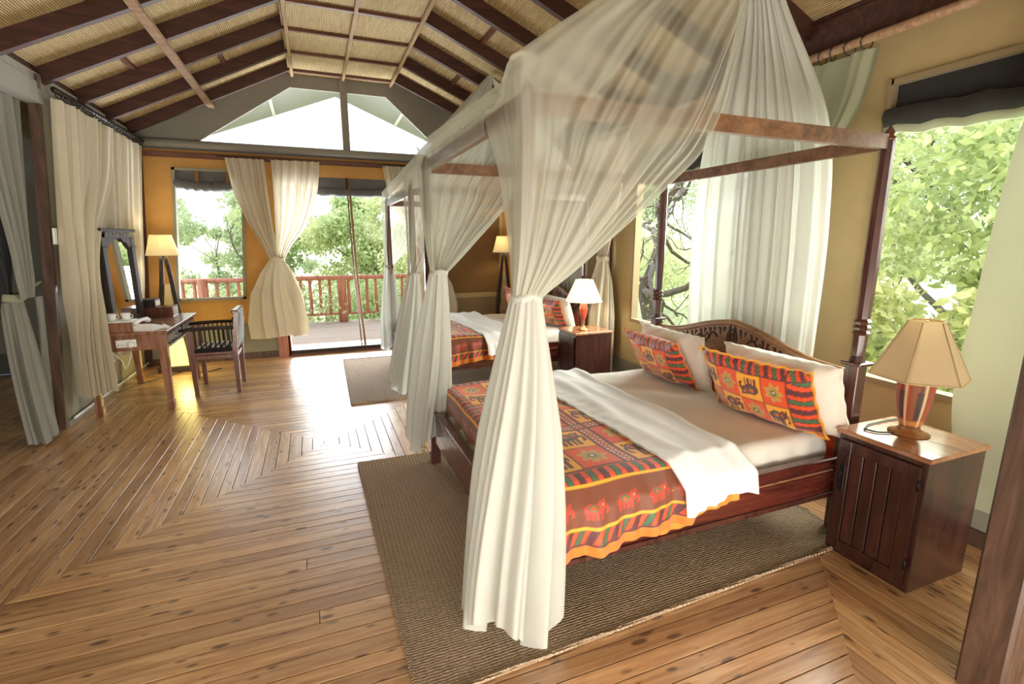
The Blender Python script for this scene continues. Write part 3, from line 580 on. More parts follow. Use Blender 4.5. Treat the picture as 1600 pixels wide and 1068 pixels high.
def stripes(c, m0, t_, w=.07):
    k = np.floor(t_ / w).astype(int) % 4; f = (t_ / w) % 1
    for i, col in enumerate((RED, GRN, RED * .9, DRK)): put(c, m0 & (k == i) & (f < .82), col)
    put(c, m0 & (f >= .82), DRK)
def checks(c, m0, s_, t_, cw, ch, off=0, flipv=None):
    i = np.floor(s_ / cw).astype(int); j = np.floor(t_ / ch).astype(int); x = (s_ / cw % 1) * 2 - 1; y = (t_ / ch % 1) * 2 - 1; odd = ((i + j + off) % 2 == 0)
    put(c, m0 & odd, YEL); put(c, m0 & ~odd, RED)
    if flipv is not None: y = np.where(flipv, -y, y)
    elephant(c, m0 & odd, x * .84, y * .72 - .08, (i % 2 == 0)); flower(c, m0 & ~odd, x * .9, y * .9)
    put(c, m0 & ((np.abs(x) > .95) | (np.abs(y) > .95)), BRN)
def coverlet_print(s_, t_):   # s along the bed from the foot edge, t across; |t| > .79 hangs down the side
    c = np.tile(ORG, (len(s_), 1)).astype(float); T = np.abs(t_); e = np.minimum(.79 - T, s_ - .0); top = e > .07
    # blocks of 2x2 checks parted by dotted bands
    P_ = .50; a = (s_ - .07) % P_; b_ = (t_ + .70) % P_; band = top & ((a > .42) | (b_ > .42)); ck = top & ~band
    checks(c, ck, a, b_, .21, .21, 0)
    put(c, band, BRN * 1.6); dx = ((s_ * 38) % 1 - .5); dy = ((t_ * 38) % 1 - .5); put(c, band & (dx * dx + dy * dy < .05), WHT)
    put(c, band & ((np.abs(a - .425) < .006) | (np.abs(a - .495) < .006) | (np.abs(b_ - .425) < .006) | (np.abs(b_ - .495) < .006)), DRK)
    along = np.where(.79 - T < s_, s_, t_); drop = -np.minimum(.79 - T, s_)
    stripes(c, (drop > -.07) & (drop <= -.005), along, .030); put(c, (drop > -.005) & (drop <= .005), YEL)
    br = (drop > .005) & (drop <= .135); put(c, br, np.array((.17, .045, .018))); x = (along / .16 % 1) * 2 - 1; y = -((drop - .07) / .06); E_ = c.copy(); elephant(c, br, x, y, x > 9)
    m_ = br & (np.abs(c - DRK).sum(1) < 1e-6); c[m_] = np.array((.45, .04, .02))
    put(c, (drop > .135) & (drop <= .145), YEL); stripes(c, (drop > .145) & (drop <= .205), along + drop * .6, .028); put(c, (drop > .205), ORG); put(c, (drop > .203) & (drop < .209), DRK)
    return c
def pillow_print(u, v, edge):
    s_ = (u + 1) / 2; t_ = (v + 1) / 2; c = np.tile(ORG, (len(u), 1)).astype(float); a = np.ones(len(u), bool)
    stripes(c, a, t_ * .9 + s_ * .35, .062); m_ = (t_ > .86) | (t_ < .10); stripes(c, m_, s_ * 1.0 + t_ * .3, .034)
    ck = (s_ < .82) & (t_ > .10) & (t_ < .86); put(c, ck, RED); checks(c, ck, s_ * 1.0, (t_ - .10), .205, .38, 1, (t_ > .48)); put(c, (np.abs(s_ - .82) < .006) | (np.abs(t_ - .86) < .008) | (np.abs(t_ - .10) < .008), DRK)
    put(c, (np.abs(u) > .965) | (np.abs(v) > .95), edge); return c

# ------------------------------------------------------------ beds
def pillow_mesh(w, h, d, nu=90, nv=64, pr_=None, seed=0, flange=0):
    rs = np.random.default_rng(seed); u = np.linspace(-1, 1, nu); v = np.linspace(-1, 1, nv); U, V = np.meshgrid(u, v)
    pull = 1 - .055 * (1 - np.abs(V) ** 2) * np.abs(U) ** 3; pull2 = 1 - .07 * (1 - np.abs(U) ** 2) * np.abs(V) ** 3
    k = 1 - flange; Th = d * np.clip(1 - (np.abs(U) / k) ** 3.2, 0, 1) ** .62 * np.clip(1 - (np.abs(V) / k) ** 3.2, 0, 1) ** .62
    wr_ = .010 * np.sin(7 * U + 3 * V + rs.uniform(0, 6)) * (np.abs(U * V) + .15) + .006 * np.sin(15 * U * V + 9 * V + rs.uniform(0, 6)) * np.abs(V)
    X = U * w / 2 * pull; Y = V * h / 2 * pull2; rip = .006 * np.sin(26 * U + 13 * V) * (np.clip(np.maximum(np.abs(U), np.abs(V)) - .85, 0, 1) * 6)
    b_ = MB(); b_.grid(np.stack([X, Th / 2 + wr_ * (Th > 0) + rip + .003, Y], -1)[:, ::-1]); b_.grid(np.stack([X, -Th / 2 + rip - .003, Y], -1))
    for idx in (0, -1):
        A = np.stack([X, Th / 2 + rip + .003, Y], -1); B_ = np.stack([X, -Th / 2 + rip - .003, Y], -1)
        b_.grid(np.stack([A[idx], B_[idx]])); b_.grid(np.stack([A[:, idx], B_[:, idx]]))
    return b_, U, V
def make_pillow(name, label, cen, w, h, d, tilt, rz, mat, seed, edge=None, cat='pillow', group=None, roll=0):
    b_, U, V = pillow_mesh(w, h, d, seed=seed, flange=.06 if edge is not None else .0)
    o = b_.build(name, mat); tag(o, label, cat, group)
    if edge is not None:
        fu = np.concatenate([U[:, ::-1].ravel(), U.ravel()]); fv = np.concatenate([V[:, ::-1].ravel(), V.ravel()])
        k = len(o.data.vertices) - len(fu); cols = pillow_print(-fu, fv, edge); cols = np.vstack([cols, np.tile(edge, (k, 1))]); attr_print(o, cols)
    # local x = width, local y = thickness, local z = height ; front (+y) should face -x world
    o.rotation_euler = Matrix.Rotation(rz, 4, 'Z').to_euler(); Rm = Matrix.Rotation(rz + PI / 2, 4, 'Z') @ Matrix.Rotation(tilt, 4, 'X') @ Matrix.Rotation(roll, 4, 'Y')
    o.rotation_euler = Rm.to_euler(); o.location = cen; return o
def make_bed(fx, ny, L, wd, which, apex, opts):
    """fx foot x, ny near-side y, L length, wd width"""
    hx, fy = fx + L, ny + wd; lab = opts['label']
    bed = thing('four_poster_bed', lab, 'bed', (fx, ny, 0)); O = (fx, ny, 0)
    def loc(b_): b_.v = [(p[0] - fx, p[1] - ny, p[2]) for p in b_.v]; return b_
    Z = 2.065
    for (x, y, head) in ((fx, ny, 0), (fx, fy, 0), (hx, ny, 1), (hx, fy, 1)):
        hb = .96 if head else .50; b_ = MB()
        b_.box(x - .035, x + .035, y - .035, y + .035, 0, hb, .004)
        b_.box(x - .055, x + .055, y - .055, y + .055, hb, hb + .018, .004)
        prof = [(.038, hb + .018), (.03, hb + .05), (.034, hb + .16), (.043, hb + .17), (.034, hb + .185), (.043, hb + .20), (.034, hb + .215), (.042, hb + .23), (.031, hb + .245), (.036, hb + .5), (.030, Z - .06), (.030, Z + .005)]
        b_.lathe(prof, (x, y, 0), 8, False, PI / 8)
        pst = loc(b_).build('post', 'bed_dark' if head == 0 or y == fy else 'bed_dark', bed)
        f_ = MB().lathe([(.030, 0), (.034, .012), (.018, .025), (.022, .04), (.006, .065), (.001, .075)], (x - fx, y - ny, Z + .005), 10); f_.build('finial', 'bed_dark', pst)
    for p, q in (((fx, ny), (hx, ny)), ((fx, fy), (hx, fy)), ((fx, ny), (fx, fy)), ((hx, ny), (hx, fy))):
        d = Vector((q[0] - p[0], q[1] - p[1], 0)).normalized() * .028
        loc(MB().beam((p[0] + d.x, p[1] + d.y, Z), (q[0] - d.x, q[1] - d.y, Z), .032, .068)).build('canopy_bar', 'barwood' , bed)
    # rails with grooves
    for y, s_ in ((ny, -1), (fy, 1)):
        r = loc(MB().box(fx + .035, hx - .035, y - .016, y + .016, .235, .44, .003)).build('side_rail', 'bed', bed)
        loc(MB().box(fx + .03, hx - .03, y - .028, y + .022, .44, .462, .005)).build('rail_cap', 'bed', r)
        loc(MB().box(fx + .1, hx - .1, y + s_ * .019 - .004, y + s_ * .019 + .004, .385, .395, .002)).build('moulding', 'carved', r); loc(MB().box(fx + .06, hx - .06, y + s_ * .022 - .006, y + s_ * .022 + .006, .235, .262, .002)).build('moulding', 'bed_dark', r)
    r = loc(MB().box(fx - .016, fx + .016, ny + .035, fy - .035, .20, .42, .003)).build('foot_rail', 'bed', bed)
    loc(MB().box(fx - .026, fx + .022, ny + .035, fy - .035, .42, .44, .004)).build('rail_cap', 'bed', r)
    # headboard
    ys = np.linspace(ny + .035, fy - .035, 41); c_ = (ny + fy) / 2
    def hz(y):
        t_ = min(1, abs(y - c_) / (wd / 2 - .035)); return .90 + .155 * (1 - t_) ** .9 * (1 - .25 * sin(PI * t_)) + .02 * sin(t_ * PI * 2)
    poly = [(y, hz(y)) for y in ys] + [(y, hz(y) - .165 - .05 * (1 - abs(y - c_) / (wd / 2))) for y in ys[::-1]]
    b_ = MB(); n2 = len(ys)
    b_.add([(hx - .018, p[0], p[1]) for p in poly] + [(hx + .018, p[0], p[1]) for p in poly], [(i, i + 1, 2 * n2 - 2 - i, 2 * n2 - 1 - i) for i in range(n2 - 1)] + [(2 * n2 + i + 1, 2 * n2 + i, 4 * n2 - 1 - i, 4 * n2 - 2 - i) for i in range(n2 - 1)] + [(i + 1, i, 2 * n2 + i, 2 * n2 + i + 1) for i in range(n2 - 1)] + [(n2 + i + 1, n2 + i, 3 * n2 + i, 3 * n2 + i + 1) for i in range(n2 - 1)])
    hbd = loc(b_).build('headboard', 'carved', bed)
    b_ = MB(); b_.tube([(hx - .004, y, hz(y) + .004) for y in ys], .024, 8); loc(b_).build('crest_moulding', 'carved', hbd)
    cv = MB(); X = hx - .0195
    for i in range(34):     # chip border, recess shade drawn as dark wedges
        y = ny + .08 + (wd - .16) * i / 33; z = hz(y) - .026; cv.prism([(y - .012, z), (y + .012, z + .004), (y + .010 * (-1) ** i, z - .036 - .022 * (i % 2))], X - .002, X + .004, 'x')
    for s_ in (-1, 1):
        for k in range(4):
            pts = [(X, c_ + s_ * (.13 + k * .15 + t_ * .17), hz(c_ + s_ * (.13 + k * .15 + t_ * .17)) - .095 + .035 * sin(t_ * 6 + k)) for t_ in np.linspace(0, 1, 10)]; cv.tube(pts, .006, 5)
            y = c_ + s_ * (.2 + k * .15); z = hz(y) - .10; cv.tube([(X, y, z), (X, y + s_ * .03, z + .035), (X, y + s_ * .065, z - .01), (X, y + s_ * .09, z + .03)], .004, 5)
    zc = hz(c_) - .10
    for r_ in (.055, .035, .017): cv.tube([(X, c_ + r_ * .75 * sin(a), zc + (1.15 * r_ * cos(a)) + (.5 * r_ if abs(a) < .4 else 0)) for a in np.linspace(-PI, PI, 17)[:-1]], .004, 5, closed=True)
    loc(cv).build('carving', 'recess_shade', hbd)  # strokes stand proud; their dark colour carries the recess shade
    loc(MB().box(hx - .012, hx + .012, ny + .035, fy - .035, .40, .80, .003)).build('batik_panel', 'batik', hbd)
    st = MB()
    for k in range(9): y = ny + .035 + (wd - .07) * (k + .0) / 8; st.box(hx - .017, hx - .01, y - .012, y + .012, .42, .79)
    loc(st).build('panel_beading', 'orange', hbd)
    # bedding ------------------------------------------------
    mx0, mx1, my0, my1, mt = fx + .06, hx - .05, ny + .055, fy - .055, .575
    def rounded(x0, x1, y0, y1, z0, z1, r, jit, seed, nx=70, nyy=60, sag=0):
        rs = np.random.default_rng(seed); # path around section in y-z for every x
        prof = []
        for a, b2 in (((y0, z0), (y0, z1 - r)),): prof += [(y0, z0 + (z1 - r - z0) * t_) for t_ in np.linspace(0, 1, 10)]
        prof += [(y0 + r - r * cos(a), z1 - r + r * sin(a)) for a in np.linspace(.2, PI / 2 - .2, 4)]
        prof += [(y0 + r + (y1 - y0 - 2 * r) * t_, z1) for t_ in np.linspace(0, 1, nyy)]
        prof += [(y1 - r + r * sin(a), z1 - r + r * cos(a)) for a in np.linspace(.2, PI / 2 - .2, 4)] + [(y1, z1 - r - (z1 - r - z0) * t_) for t_ in np.linspace(0, 1, 10)]
        P = np.array(prof); xs = np.linspace(x0, x1, nx); G = np.zeros((nx, len(P), 3)); e = np.minimum(1, np.minimum(xs - x0, x1 - xs) / (r * 1.2)); e = np.sqrt(np.clip(1 - (1 - e) ** 2, 0, 1))
        G[..., 0] = xs[:, None]; G[..., 1] = P[None, :, 0]; G[..., 2] = z0 + (P[None, :, 1] - z0) * (.35 + .65 * e[:, None]) + jit * (np.sin(xs * 9)[:, None] * np.sin(P[:, 0] * 7)[None] + .6 * np.sin(xs[:, None] * 17 + P[None, :, 0] * 23))
        G[..., 1] += jit * 1.2 * np.sin(xs * 40)[:, None] * (np.abs(P[:, 1] - z1) > r * .5)[None] * np.sign(P[:, 0] - (y0 + y1) / 2)[None]
        return G
    G = rounded(mx0, mx1, my0, my1, .30, mt, .05, .003, 3); b_ = MB().grid(G); 
    for idx in (0, -1): b_.add(G[idx], [tuple(range(len(G[idx])))])
    tag(b_.build('mattress', 'sheet', origin=O), opts['mattress'], 'mattress')
    # coverlet : s from foot end, t across
    cw = wd / 2; ymid = (ny + fy) / 2; sL = opts.get('cov', .64)
    s_ = np.linspace(-.20, sL + .06, 210 if which == 1 else 120); t_ = np.linspace(-cw - .24, cw + .24, 460 if which == 1 else 240); SS, TT = np.meshgrid(s_, t_, indexing='ij')
    top = cw - .052; a = np.clip(np.abs(TT) - top, 0, 9); rC = .035; ang = np.minimum(a / rC, PI / 2); dropT = np.where(a < rC * PI / 2, rC * (1 - np.cos(ang)), rC + a - rC * PI / 2); outT = rC * np.sin(ang)
    aS = np.clip(.0 - SS, 0, 9); angS = np.minimum(aS / rC, PI / 2); dropS = np.where(aS < rC * PI / 2, rC * (1 - np.cos(angS)), rC + aS - rC * PI / 2); outS = rC * np.sin(angS)
    slope = (TT + cw) * (-.055)     # the cover lies a little askew
    X_ = mx0 + .045 + np.maximum(SS, 0) + slope * np.clip(SS / sL, 0, 1) - outS; Y_ = ymid + np.sign(TT) * (np.minimum(np.abs(TT), top) + outT)
    dr = np.maximum(dropT, dropS); Zc = mt + .014 - dr + .004 * np.sin(SS * 14 + TT * 5) + .003 * np.sin(TT * 17 + 3 * SS)
    stp = lambda q: np.clip(q, 0, 1) ** 2 * (3 - 2 * np.clip(q, 0, 1)); Y_ += np.sign(TT) * .052 * stp((dropT - .005) / .085); hang = np.clip(dropT / .2, 0, 1.2); Y_ += np.sign(TT) * hang * (.012 + .016 * np.sin(SS * 31 + 1.2 * np.sin(SS * 9)) + .006 * np.sin(SS * 70)); hs = np.clip(dropS / .2, 0, 1); X_ += hs * (.004 * np.sin(TT * 25)); X_ = np.maximum(X_, fx + .034)
    Zc = np.where(dropT > .02, Zc - .02 * np.sin(SS * 6 + .5) * hang, Zc); Y_ = np.where(TT < 0, Y_ - .018 * hang, Y_ + .018 * hang)
    G = np.stack([X_, Y_, Zc], -1); b_ = MB().grid(G.transpose(1, 0, 2)); o = b_.build('coverlet', 'print', origin=O)
    cols = coverlet_print(np.where(SS < 0, SS, SS).T.ravel() + .04, (TT.T.ravel()) * .79 / (cw - .045) if False else TT.T.ravel() * 1.0 * (.79 / (cw - .02)))
    attr_print(o, cols); md = o.modifiers.new('thickness', 'SOLIDIFY'); md.thickness = .006; md.offset = 1; tag(o, opts['cover'], 'coverlet')
    # orange under-blanket hem showing below the sheet
    if which == 1:
        nS, nT = 60, 26; SS, TT = np.meshgrid(np.linspace(sL - .1, sL + .36, nS), np.linspace(0, 1, nT), indexing='ij')
        G = np.stack([mx0 + .05 + SS, ny - .042 - .008 * np.sin(SS * 38) * TT - .004 * np.sin(SS * 90) * TT, .50 - TT * (.20 - .08 * (SS - sL) / .36 + .01 * np.sin(SS * 21))], -1)
        b_ = MB().grid(G.transpose(1, 0, 2)); o = b_.build('blanket_hem', 'orange', origin=O); md = o.modifiers.new('thickness', 'SOLIDIFY'); md.thickness = .004; tag(o, 'loose orange satin hem hanging below the folded white sheet', 'blanket')
    # folded white sheet
    nS, nT = 110, 240; s_ = np.linspace(0, 1, nS); dn, dfar = opts.get('drop', .165), .10
    t_ = np.linspace(-cw - dn, cw + dfar, nT); SS, TT = np.meshgrid(s_, t_, indexing='ij'); rC = .05; top = cw - .06
    a = np.clip(np.abs(TT) - top, 0, 9); ang = np.minimum(a / rC, PI / 2); dropT = np.where(a < rC * PI / 2, rC * (1 - np.cos(ang)), rC + a - rC * PI / 2); outT = rC * np.sin(ang)
    xa = mx0 + .045 + sL - .01 - (TT + cw) * .055; wid = opts.get('sheetw', .43) + .04 * (TT + cw)
    hang = np.clip(dropT / .16, 0, 1.3)
    X_ = xa + SS * wid + .02 * hang * np.sin(SS * 9) - .015 * np.sin(TT * 7) * SS; Y_ = ymid + np.sign(TT) * (np.minimum(np.abs(TT), top) + outT + .095 * stp((dropT - .005) / .09) + hang * (.012 + .010 * np.sin(SS * 15 + 1) + .005 * np.sin(SS * 37)))
    fl_ = .016 * np.exp(-((SS - .93) / .06) ** 2) + .020 * np.exp(-((SS - .30 - .1 * np.sin(TT * 4)) / .13) ** 2) + .014 * np.exp(-((SS - .62) / .12) ** 2)
    Z_ = mt + .034 - dropT + fl_ * (1 - np.clip(hang, 0, 1)) + .005 * np.sin(TT * 13 + 5 * SS) + .0012 * np.sin(SS * 30 + TT * 9) * (SS > .1) + .003 * np.sin(TT * 60 + 9 * SS) * np.exp(-(SS / .2) ** 2)
    Z_ -= .02 * hang * np.sin(SS * 5 + 1)
    b_ = MB().grid(np.stack([X_, Y_, Z_], -1).transpose(1, 0, 2)); o = b_.build('folded_sheet', 'satin' if which == 1 else 'white', origin=O); md = o.modifiers.new('thickness', 'SOLIDIFY'); md.thickness = .016; md.offset = -1 ; tag(o, opts['sheet'], 'sheet')
    # pillows
    for p in opts['pillows']: make_pillow(*p[:1], p[1], (hx + p[2], ny + p[3], p[4]), *p[5:])
    # mosquito net --------------------------------------------
    net = thing('mosquito_net', opts['net'], 'mosquito net', (fx, ny, 0)); Ax, Ay, Az = apex; A = (Ax, Ay, Az); TZt = opts.get('tz', 1.40)
    for side, (cy, s_) in enumerate(((ny, -1), (fy, 1))):
        T = (fx - .01 + opts.get('tdx', (0, 0))[side], cy + s_ * .03 + opts.get('tdy', (0, 0))[side], TZt); bx = opts['barx'][side]; ribs = []
        def rib(px, py, pz, tx, ty, bow=0, sag=0, up=0):
            P = np.array((px, py, pz)); Tq = np.array((T[0] + tx, T[1] + ty, T[2])); A_ = np.array(A) + np.array((tx * .5, s_ * .03 + ty, 0))
            mid = A_ * .5 + P * .5 + np.array((0, s_ * sag, -.03 + up)); q1 = P * .62 + Tq * .38 + np.array((bow, s_ * .05, .02)); q2 = P * .25 + Tq * .75 + np.array((bow * .4, s_ * .04, .0))
            kk = .10 if px < fx + .1 else .38; oo = 0 if px < fx + .1 else .035; Pb = P + (mid - P) * kk + np.array((0, s_ * oo, .01 + oo * .6)); Pa = P + (q1 - P) * kk + np.array((0, s_ * (.004 + oo), oo * .4)); return [A_, mid, Pb, Pa, q1, q2, Tq]
        ribs.append(rib(fx - .025, cy - s_ * opts['gap'][side], Z + .045, -.035, -s_ * .05, .0))
        ribs.append(rib(fx - .03, cy - s_ * opts['gap'][side] * .5, Z + .05, -.05, -s_ * .02, .0, 0, .0))
        ribs.append(rib(fx - .04, cy + s_ * .037, Z + .135, -.05, s_ * .02, -.005, .0, .03))
        ribs.append(rib(fx + .25 * bx, cy + s_ * .042, Z + .05, -.02, s_ * .05, 0, .02, .04))
        ribs.append(rib(fx + .55 * bx, cy + s_ * .055, Z + .045, .02, s_ * .05, .01, .08, .03))
        ribs.append(rib(fx + .85 * bx, cy + s_ * .05, Z + .02, .045, s_ * .03, .03, .08))
        ribs.append(rib(fx + bx, cy + s_ * .04, Z - .01, .055, s_ * .0, .06, .04))
        G = ribsurf(ribs, 90 if which == 1 else 60, 220 if which == 1 else 120); uu = np.linspace(0, 1, G.shape[1])[None, :, None]; wgt = .25 + .75 / (1 + np.exp(-(uu - .42) * 18)); G0 = G; Gd = G; G = G0 + (fold(G0, [.003, .010, .010, .014, .016, .010, .004], 11, 5 + side + which * 3) - G0) * wgt
        o = MB().grid(G).build('gathered_side', 'net', net, origin=None); density(o, Gd, .42); o.location = (-fx, -ny, 0)
        o = MB().grid(wrap(T, .052, h=.016), closed=True).build('tie', 'netthick', net); o.location = (-fx, -ny, 0)
        b2 = opts['tail'][side]
        G = tail((T[0], T[1], T[2] + .01), (fx + b2[0], cy + b2[1], b2[2]), .050, b2[3], b2[4], 17 + side * 5 + which, n_=150 if which == 1 else 90, nv=50, lobes=8)
        o = MB().grid(G, closed=True).build('gathered_tail', 'netthick', net); o.location = (-fx, -ny, 0)
    ys = np.linspace(ny + opts['gap'][0] - .02, fy - opts['gap'][1] + .02, 5)     # canopy sheet over the foot bar
    ribs = [[(Ax, Ay, Az), ((Ax + fx) / 2, (Ay + y) / 2, (Az + Z) / 2 + .02), (fx + .06, y, Z + .07), (fx - .02, y, Z + .055), (fx - .034, y, Z + .01), (fx - .03, y, Z - .045)] for y in ys]
    G = fold(ribsurf(ribs, 60, 90), [.002, .006, .004, .002], 6, 3); o = MB().grid(G).build('canopy_sheet', 'net', net); density(o, G, .45, .2); o.location = (-fx, -ny, 0)
    h0, h1 = opts['head']; ys = np.linspace(h0, h1, 6); xb = hx + .10    # sheet hanging behind the headboard
    ribs = [[(Ax, Ay + (k - 2.5) * .02, Az), ((Ax * .45 + xb * .55), Ay + (y - Ay) * (.30), (Az * .6 + 2.2 * .4)), (xb, Ay + (y - Ay) * .85, 2.28), (xb + .04, y, 1.7), (xb + .05, y * 1.0, 1.0), (xb + .04, y, .35)] for k, y in enumerate(ys)]
    G = fold(ribsurf(ribs, 90, 200), [.003, .012, .022, .026, .026, .026], 9, 21 + which); o = MB().grid(G).build('head_sheet', 'netthick', net); o.location = (-fx, -ny, 0)
    return bed
P1 = [('patterned_pillow', 'orange elephant-print pillow nearer the camera on the near bed', -.33, .30, .775, .70, .45, .15, -.50, .10, 'print', 3, YEL, 'pillow'),
      ('patterned_pillow', 'orange elephant-print pillow on the far side of the near bed', -.33, 1.18, .765, .64, .41, .15, -.55, -.03, 'print', 5, ORG, 'pillow'),
      ('white_pillow', 'plump cream pillow behind the elephant print nearest the camera', -.19, .27, .785, .74, .43, .21, -.36, .03, 'pillow', 6),
      ('white_pillow', 'white pillow behind the far elephant print on the near bed', -.20, 1.18, .775, .72, .42, .15, -.30, -.03, 'pillow', 8)]
P2 = [('patterned_pillow', 'orange printed pillow standing on the near edge of the far bed', -.27, .36, .76, .62, .36, .15, -.35, .1, 'print', 13, ORG, 'pillow'),
      ('patterned_pillow', 'orange printed pillow at the far side of the far bed', -.35, 1.22, .78, .60, .40, .15, -.30, 0, 'print', 15, ORG, 'pillow'),
      ('white_pillow', 'cream pillow leaning at the near side of the far bed head', -.17, .33, .76, .70, .40, .16, -.30, 0, 'pillow', 16)]
make_bed(.72, 1.68, 1.90, 1.66, 1, (2.34, 2.42, 3.40), dict(label='dark red wooden four-poster bed nearest the camera with carved headboard', mattress='ivory mattress on the near four-poster bed', cover='orange elephant-print coverlet over the foot of the near bed', sheet='white satin sheet folded across the near bed', net='sheer cream mosquito net draped over the near four-poster bed',
    pillows=P1, barx=(.80, .75), gap=(.38, .34), tdy=(0, -.22), tdx=(0, .03), tail=((-.10, -.05, .0, .16, .22), (-.04, .0, .12, .125, .16)), head=(2.04, 3.16)))
make_bed(.92, 5.0, 1.96, 1.66, 2, (2.0, 5.75, 3.42), dict(label='dark red four-poster bed farther from the camera beside the far wall', mattress='ivory mattress on the far four-poster bed', cover='orange printed coverlet over the foot of the far bed', sheet='white sheet folded across the far bed', net='cream mosquito net draped over the far four-poster bed',
    pillows=P2, barx=(.7, .7), gap=(.30, .3), tail=((-.16, -.05, .06, .12, .15), (-.05, .0, .15, .10, .1)), head=(5.3, 6.4), tz=1.27))

# ------------------------------------------------------------ rugs
def rug(pts, label):
    P = [Vector((p[0], p[1], 0)) for p in pts]; c_ = sum(P, Vector()) / 4; b_ = MB(); n_ = 40
    G = np.array([[list((P[0].lerp(P[3], i / n_)).lerp(P[1].lerp(P[2], i / n_), j / n_)) for j in range(n_ + 1)] for i in range(n_ + 1)])
    rs = np.random.default_rng(3); e = np.linspace(0, 1, n_ + 1)
    G[..., 2] = .012; G[:, 0, 0] += .006 * np.sin(e * 40); G[:, -1, 1] += .004 * np.sin(e * 33); G[0, :, 1] += .008 * np.sin(e * 21); G[..., :2] -= np.array([c_.x, c_.y])
    t = thing('rug', label, 'rug', (c_.x, c_.y, .0)); b_.grid(G, True); B2 = G.copy(); B2[..., 2] = .001; b_.grid(B2[::-1], True); b_.build('weave', 'rug', t)
    ed = [tuple(G[i, 0]) for i in range(n_)] + [tuple(G[n_, j]) for j in range(n_)] + [tuple(G[i, n_]) for i in range(n_, 0, -1)] + [tuple(G[0, j]) for j in range(n_, 0, -1)]
    ed = [(p[0], p[1], .009) for p in ed]; MB().tube(ed, .010, 6, closed=True).build('braided_edge', 'rug', t)
rug([(.23, 1.46), (.19, 3.52), (2.72, 3.52), (2.62, 1.56)], 'brown woven jute rug under the near bed')
rug([(.24, 4.93), (.27, 6.93), (2.5, 6.9), (2.5, 4.95)], 'grey-brown woven rug under the far bed by the doorway')

# ------------------------------------------------------------ nightstands and lamps
def nightstand(x, y, w, d, h, label, rz=0):     # door faces -x
    t = thing('nightstand', label, 'nightstand', (x, y, 0), rz)
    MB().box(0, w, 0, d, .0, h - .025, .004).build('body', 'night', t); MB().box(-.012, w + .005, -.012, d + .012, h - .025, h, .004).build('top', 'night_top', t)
    dr = MB(); dr.box(-.016, 0, .02, .075, .03, h - .05, .002); dr.box(-.016, 0, d - .075, d - .02, .03, h - .05, .002); dr.box(-.016, 0, .075, d - .075, h - .105, h - .05, .002); dr.box(-.016, 0, .075, d - .075, .03, .085, .002)
    do = dr.build('door', 'night', t); n_ = 4; pw = (d - .15) / n_
    for i in range(n_): MB().box(-.010, -.001, .075 + i * pw + .003, .075 + (i + 1) * pw - .003, .085, h - .105, .0025).build('door_plank', 'night', do)
    hd = MB(); hd.tube([(-.022, d - .048, h - .20), (-.036, d - .048, h - .225), (-.036, d - .048, h - .275), (-.022, d - .048, h - .30)], .006, 8); hd.box(-.020, -.014, d - .062, d - .034, h - .325, h - .175, .002); hd.build('handle', 'iron', do)
    for z in (.12, h - .16): MB().tube([(-.018, .018, z), (-.018, .018, z + .05)], .006, 8).build('hinge', 'iron', do)
    return t
nightstand(2.43, 1.19, .43, .40, .67, 'dark mahogany nightstand with plank door nearest the camera')
nightstand(2.44, 4.38, .43, .38, .67, 'reddish brown nightstand between the two beds')
def shade(rb, rt, h, mat, n_=8, hexa=True, seam=True, parent=None, z=0):
    b_ = MB(); N = 64 ; prof = []
    def rad(r, a):
        k = 2 * PI / n_; aa = (a % k) - k / 2; return r * (1 if not hexa else cos(k / 2) / cos(aa) * 1.02)
    G = np.array([[(rad(rb + (rt - rb) * v ** .96, a) * cos(a), rad(rb + (rt - rb) * v ** .96, a) * sin(a), z + h * v) for a in np.linspace(0, 2 * PI, N, endpoint=False)] for v in np.linspace(0, 1, 8)])
    b_.grid(G, True, True); G2 = G.copy(); G2[..., :2] *= .985; b_.grid(G2[::-1], True, True); o = b_.build('lamp_shade', mat, parent)
    if hexa:
        s_ = MB()
        for i in range(n_): a = 2 * PI * i / n_; s_.tube([(rad(rb, a) * cos(a), rad(rb, a) * sin(a), z), (rad(rt, a) * cos(a), rad(rt, a) * sin(a), z + h)], .0022, 4)
        s_.build('shade_seam', 'shade_line', o)
    for r, zz in ((rb, z), (rt, z + h)): MB().tube([(rad(r, a) * cos(a), rad(r, a) * sin(a), zz) for a in np.linspace(0, 2 * PI, N, endpoint=False)], .0035, 6, closed=True).build('shade_rim', mat, o)
    return o
# painted vase colours
def vase(parent, z0, z1, r0, r1, mat='print'):
    n_, k = 48, 30; th = np.linspace(0, 2 * PI, n_, endpoint=False); v = np.linspace(0, 1, k); R_ = r0 + (r1 - r0) * v ** .8 + .006 * np.sin(v * PI)
    G = np.stack([R_[:, None] * np.cos(th)[None], R_[:, None] * np.sin(th)[None], (z0 + (z1 - z0) * v)[:, None] + 0 * th[None]], -1); o = MB().grid(G, True, True).build('vase_body', mat, parent)
    T_, V_ = np.meshgrid(th, v); T_, V_ = T_.ravel(), V_.ravel(); c = np.tile(np.array((.24, .07, .02)), (len(T_), 1)); a = (T_ / (2 * PI) * 6) % 1
    c[(np.sin(T_ * 3) > .35)] = (.42, .03, .015); c[(np.abs(V_ - .93) < .05)] = (.55, .22, .04); c[(np.abs(V_ - .07) < .05)] = (.5, .2, .04)
    c[(np.abs(a - .5) < .17) & (V_ > .15) & (V_ < .75)] = (.015, .01, .01); c[(np.hypot((a - .5) * 3, (V_ - .80) * 3) < .22)] = (.015, .01, .01); c[(np.abs(a - .5) < .25) & (np.abs(V_ - .62) < .03)] = (.015, .01, .01); c[(np.abs(a - .76) < .03)] = (.8, .6, .35)
    attr_print(o, c); return o
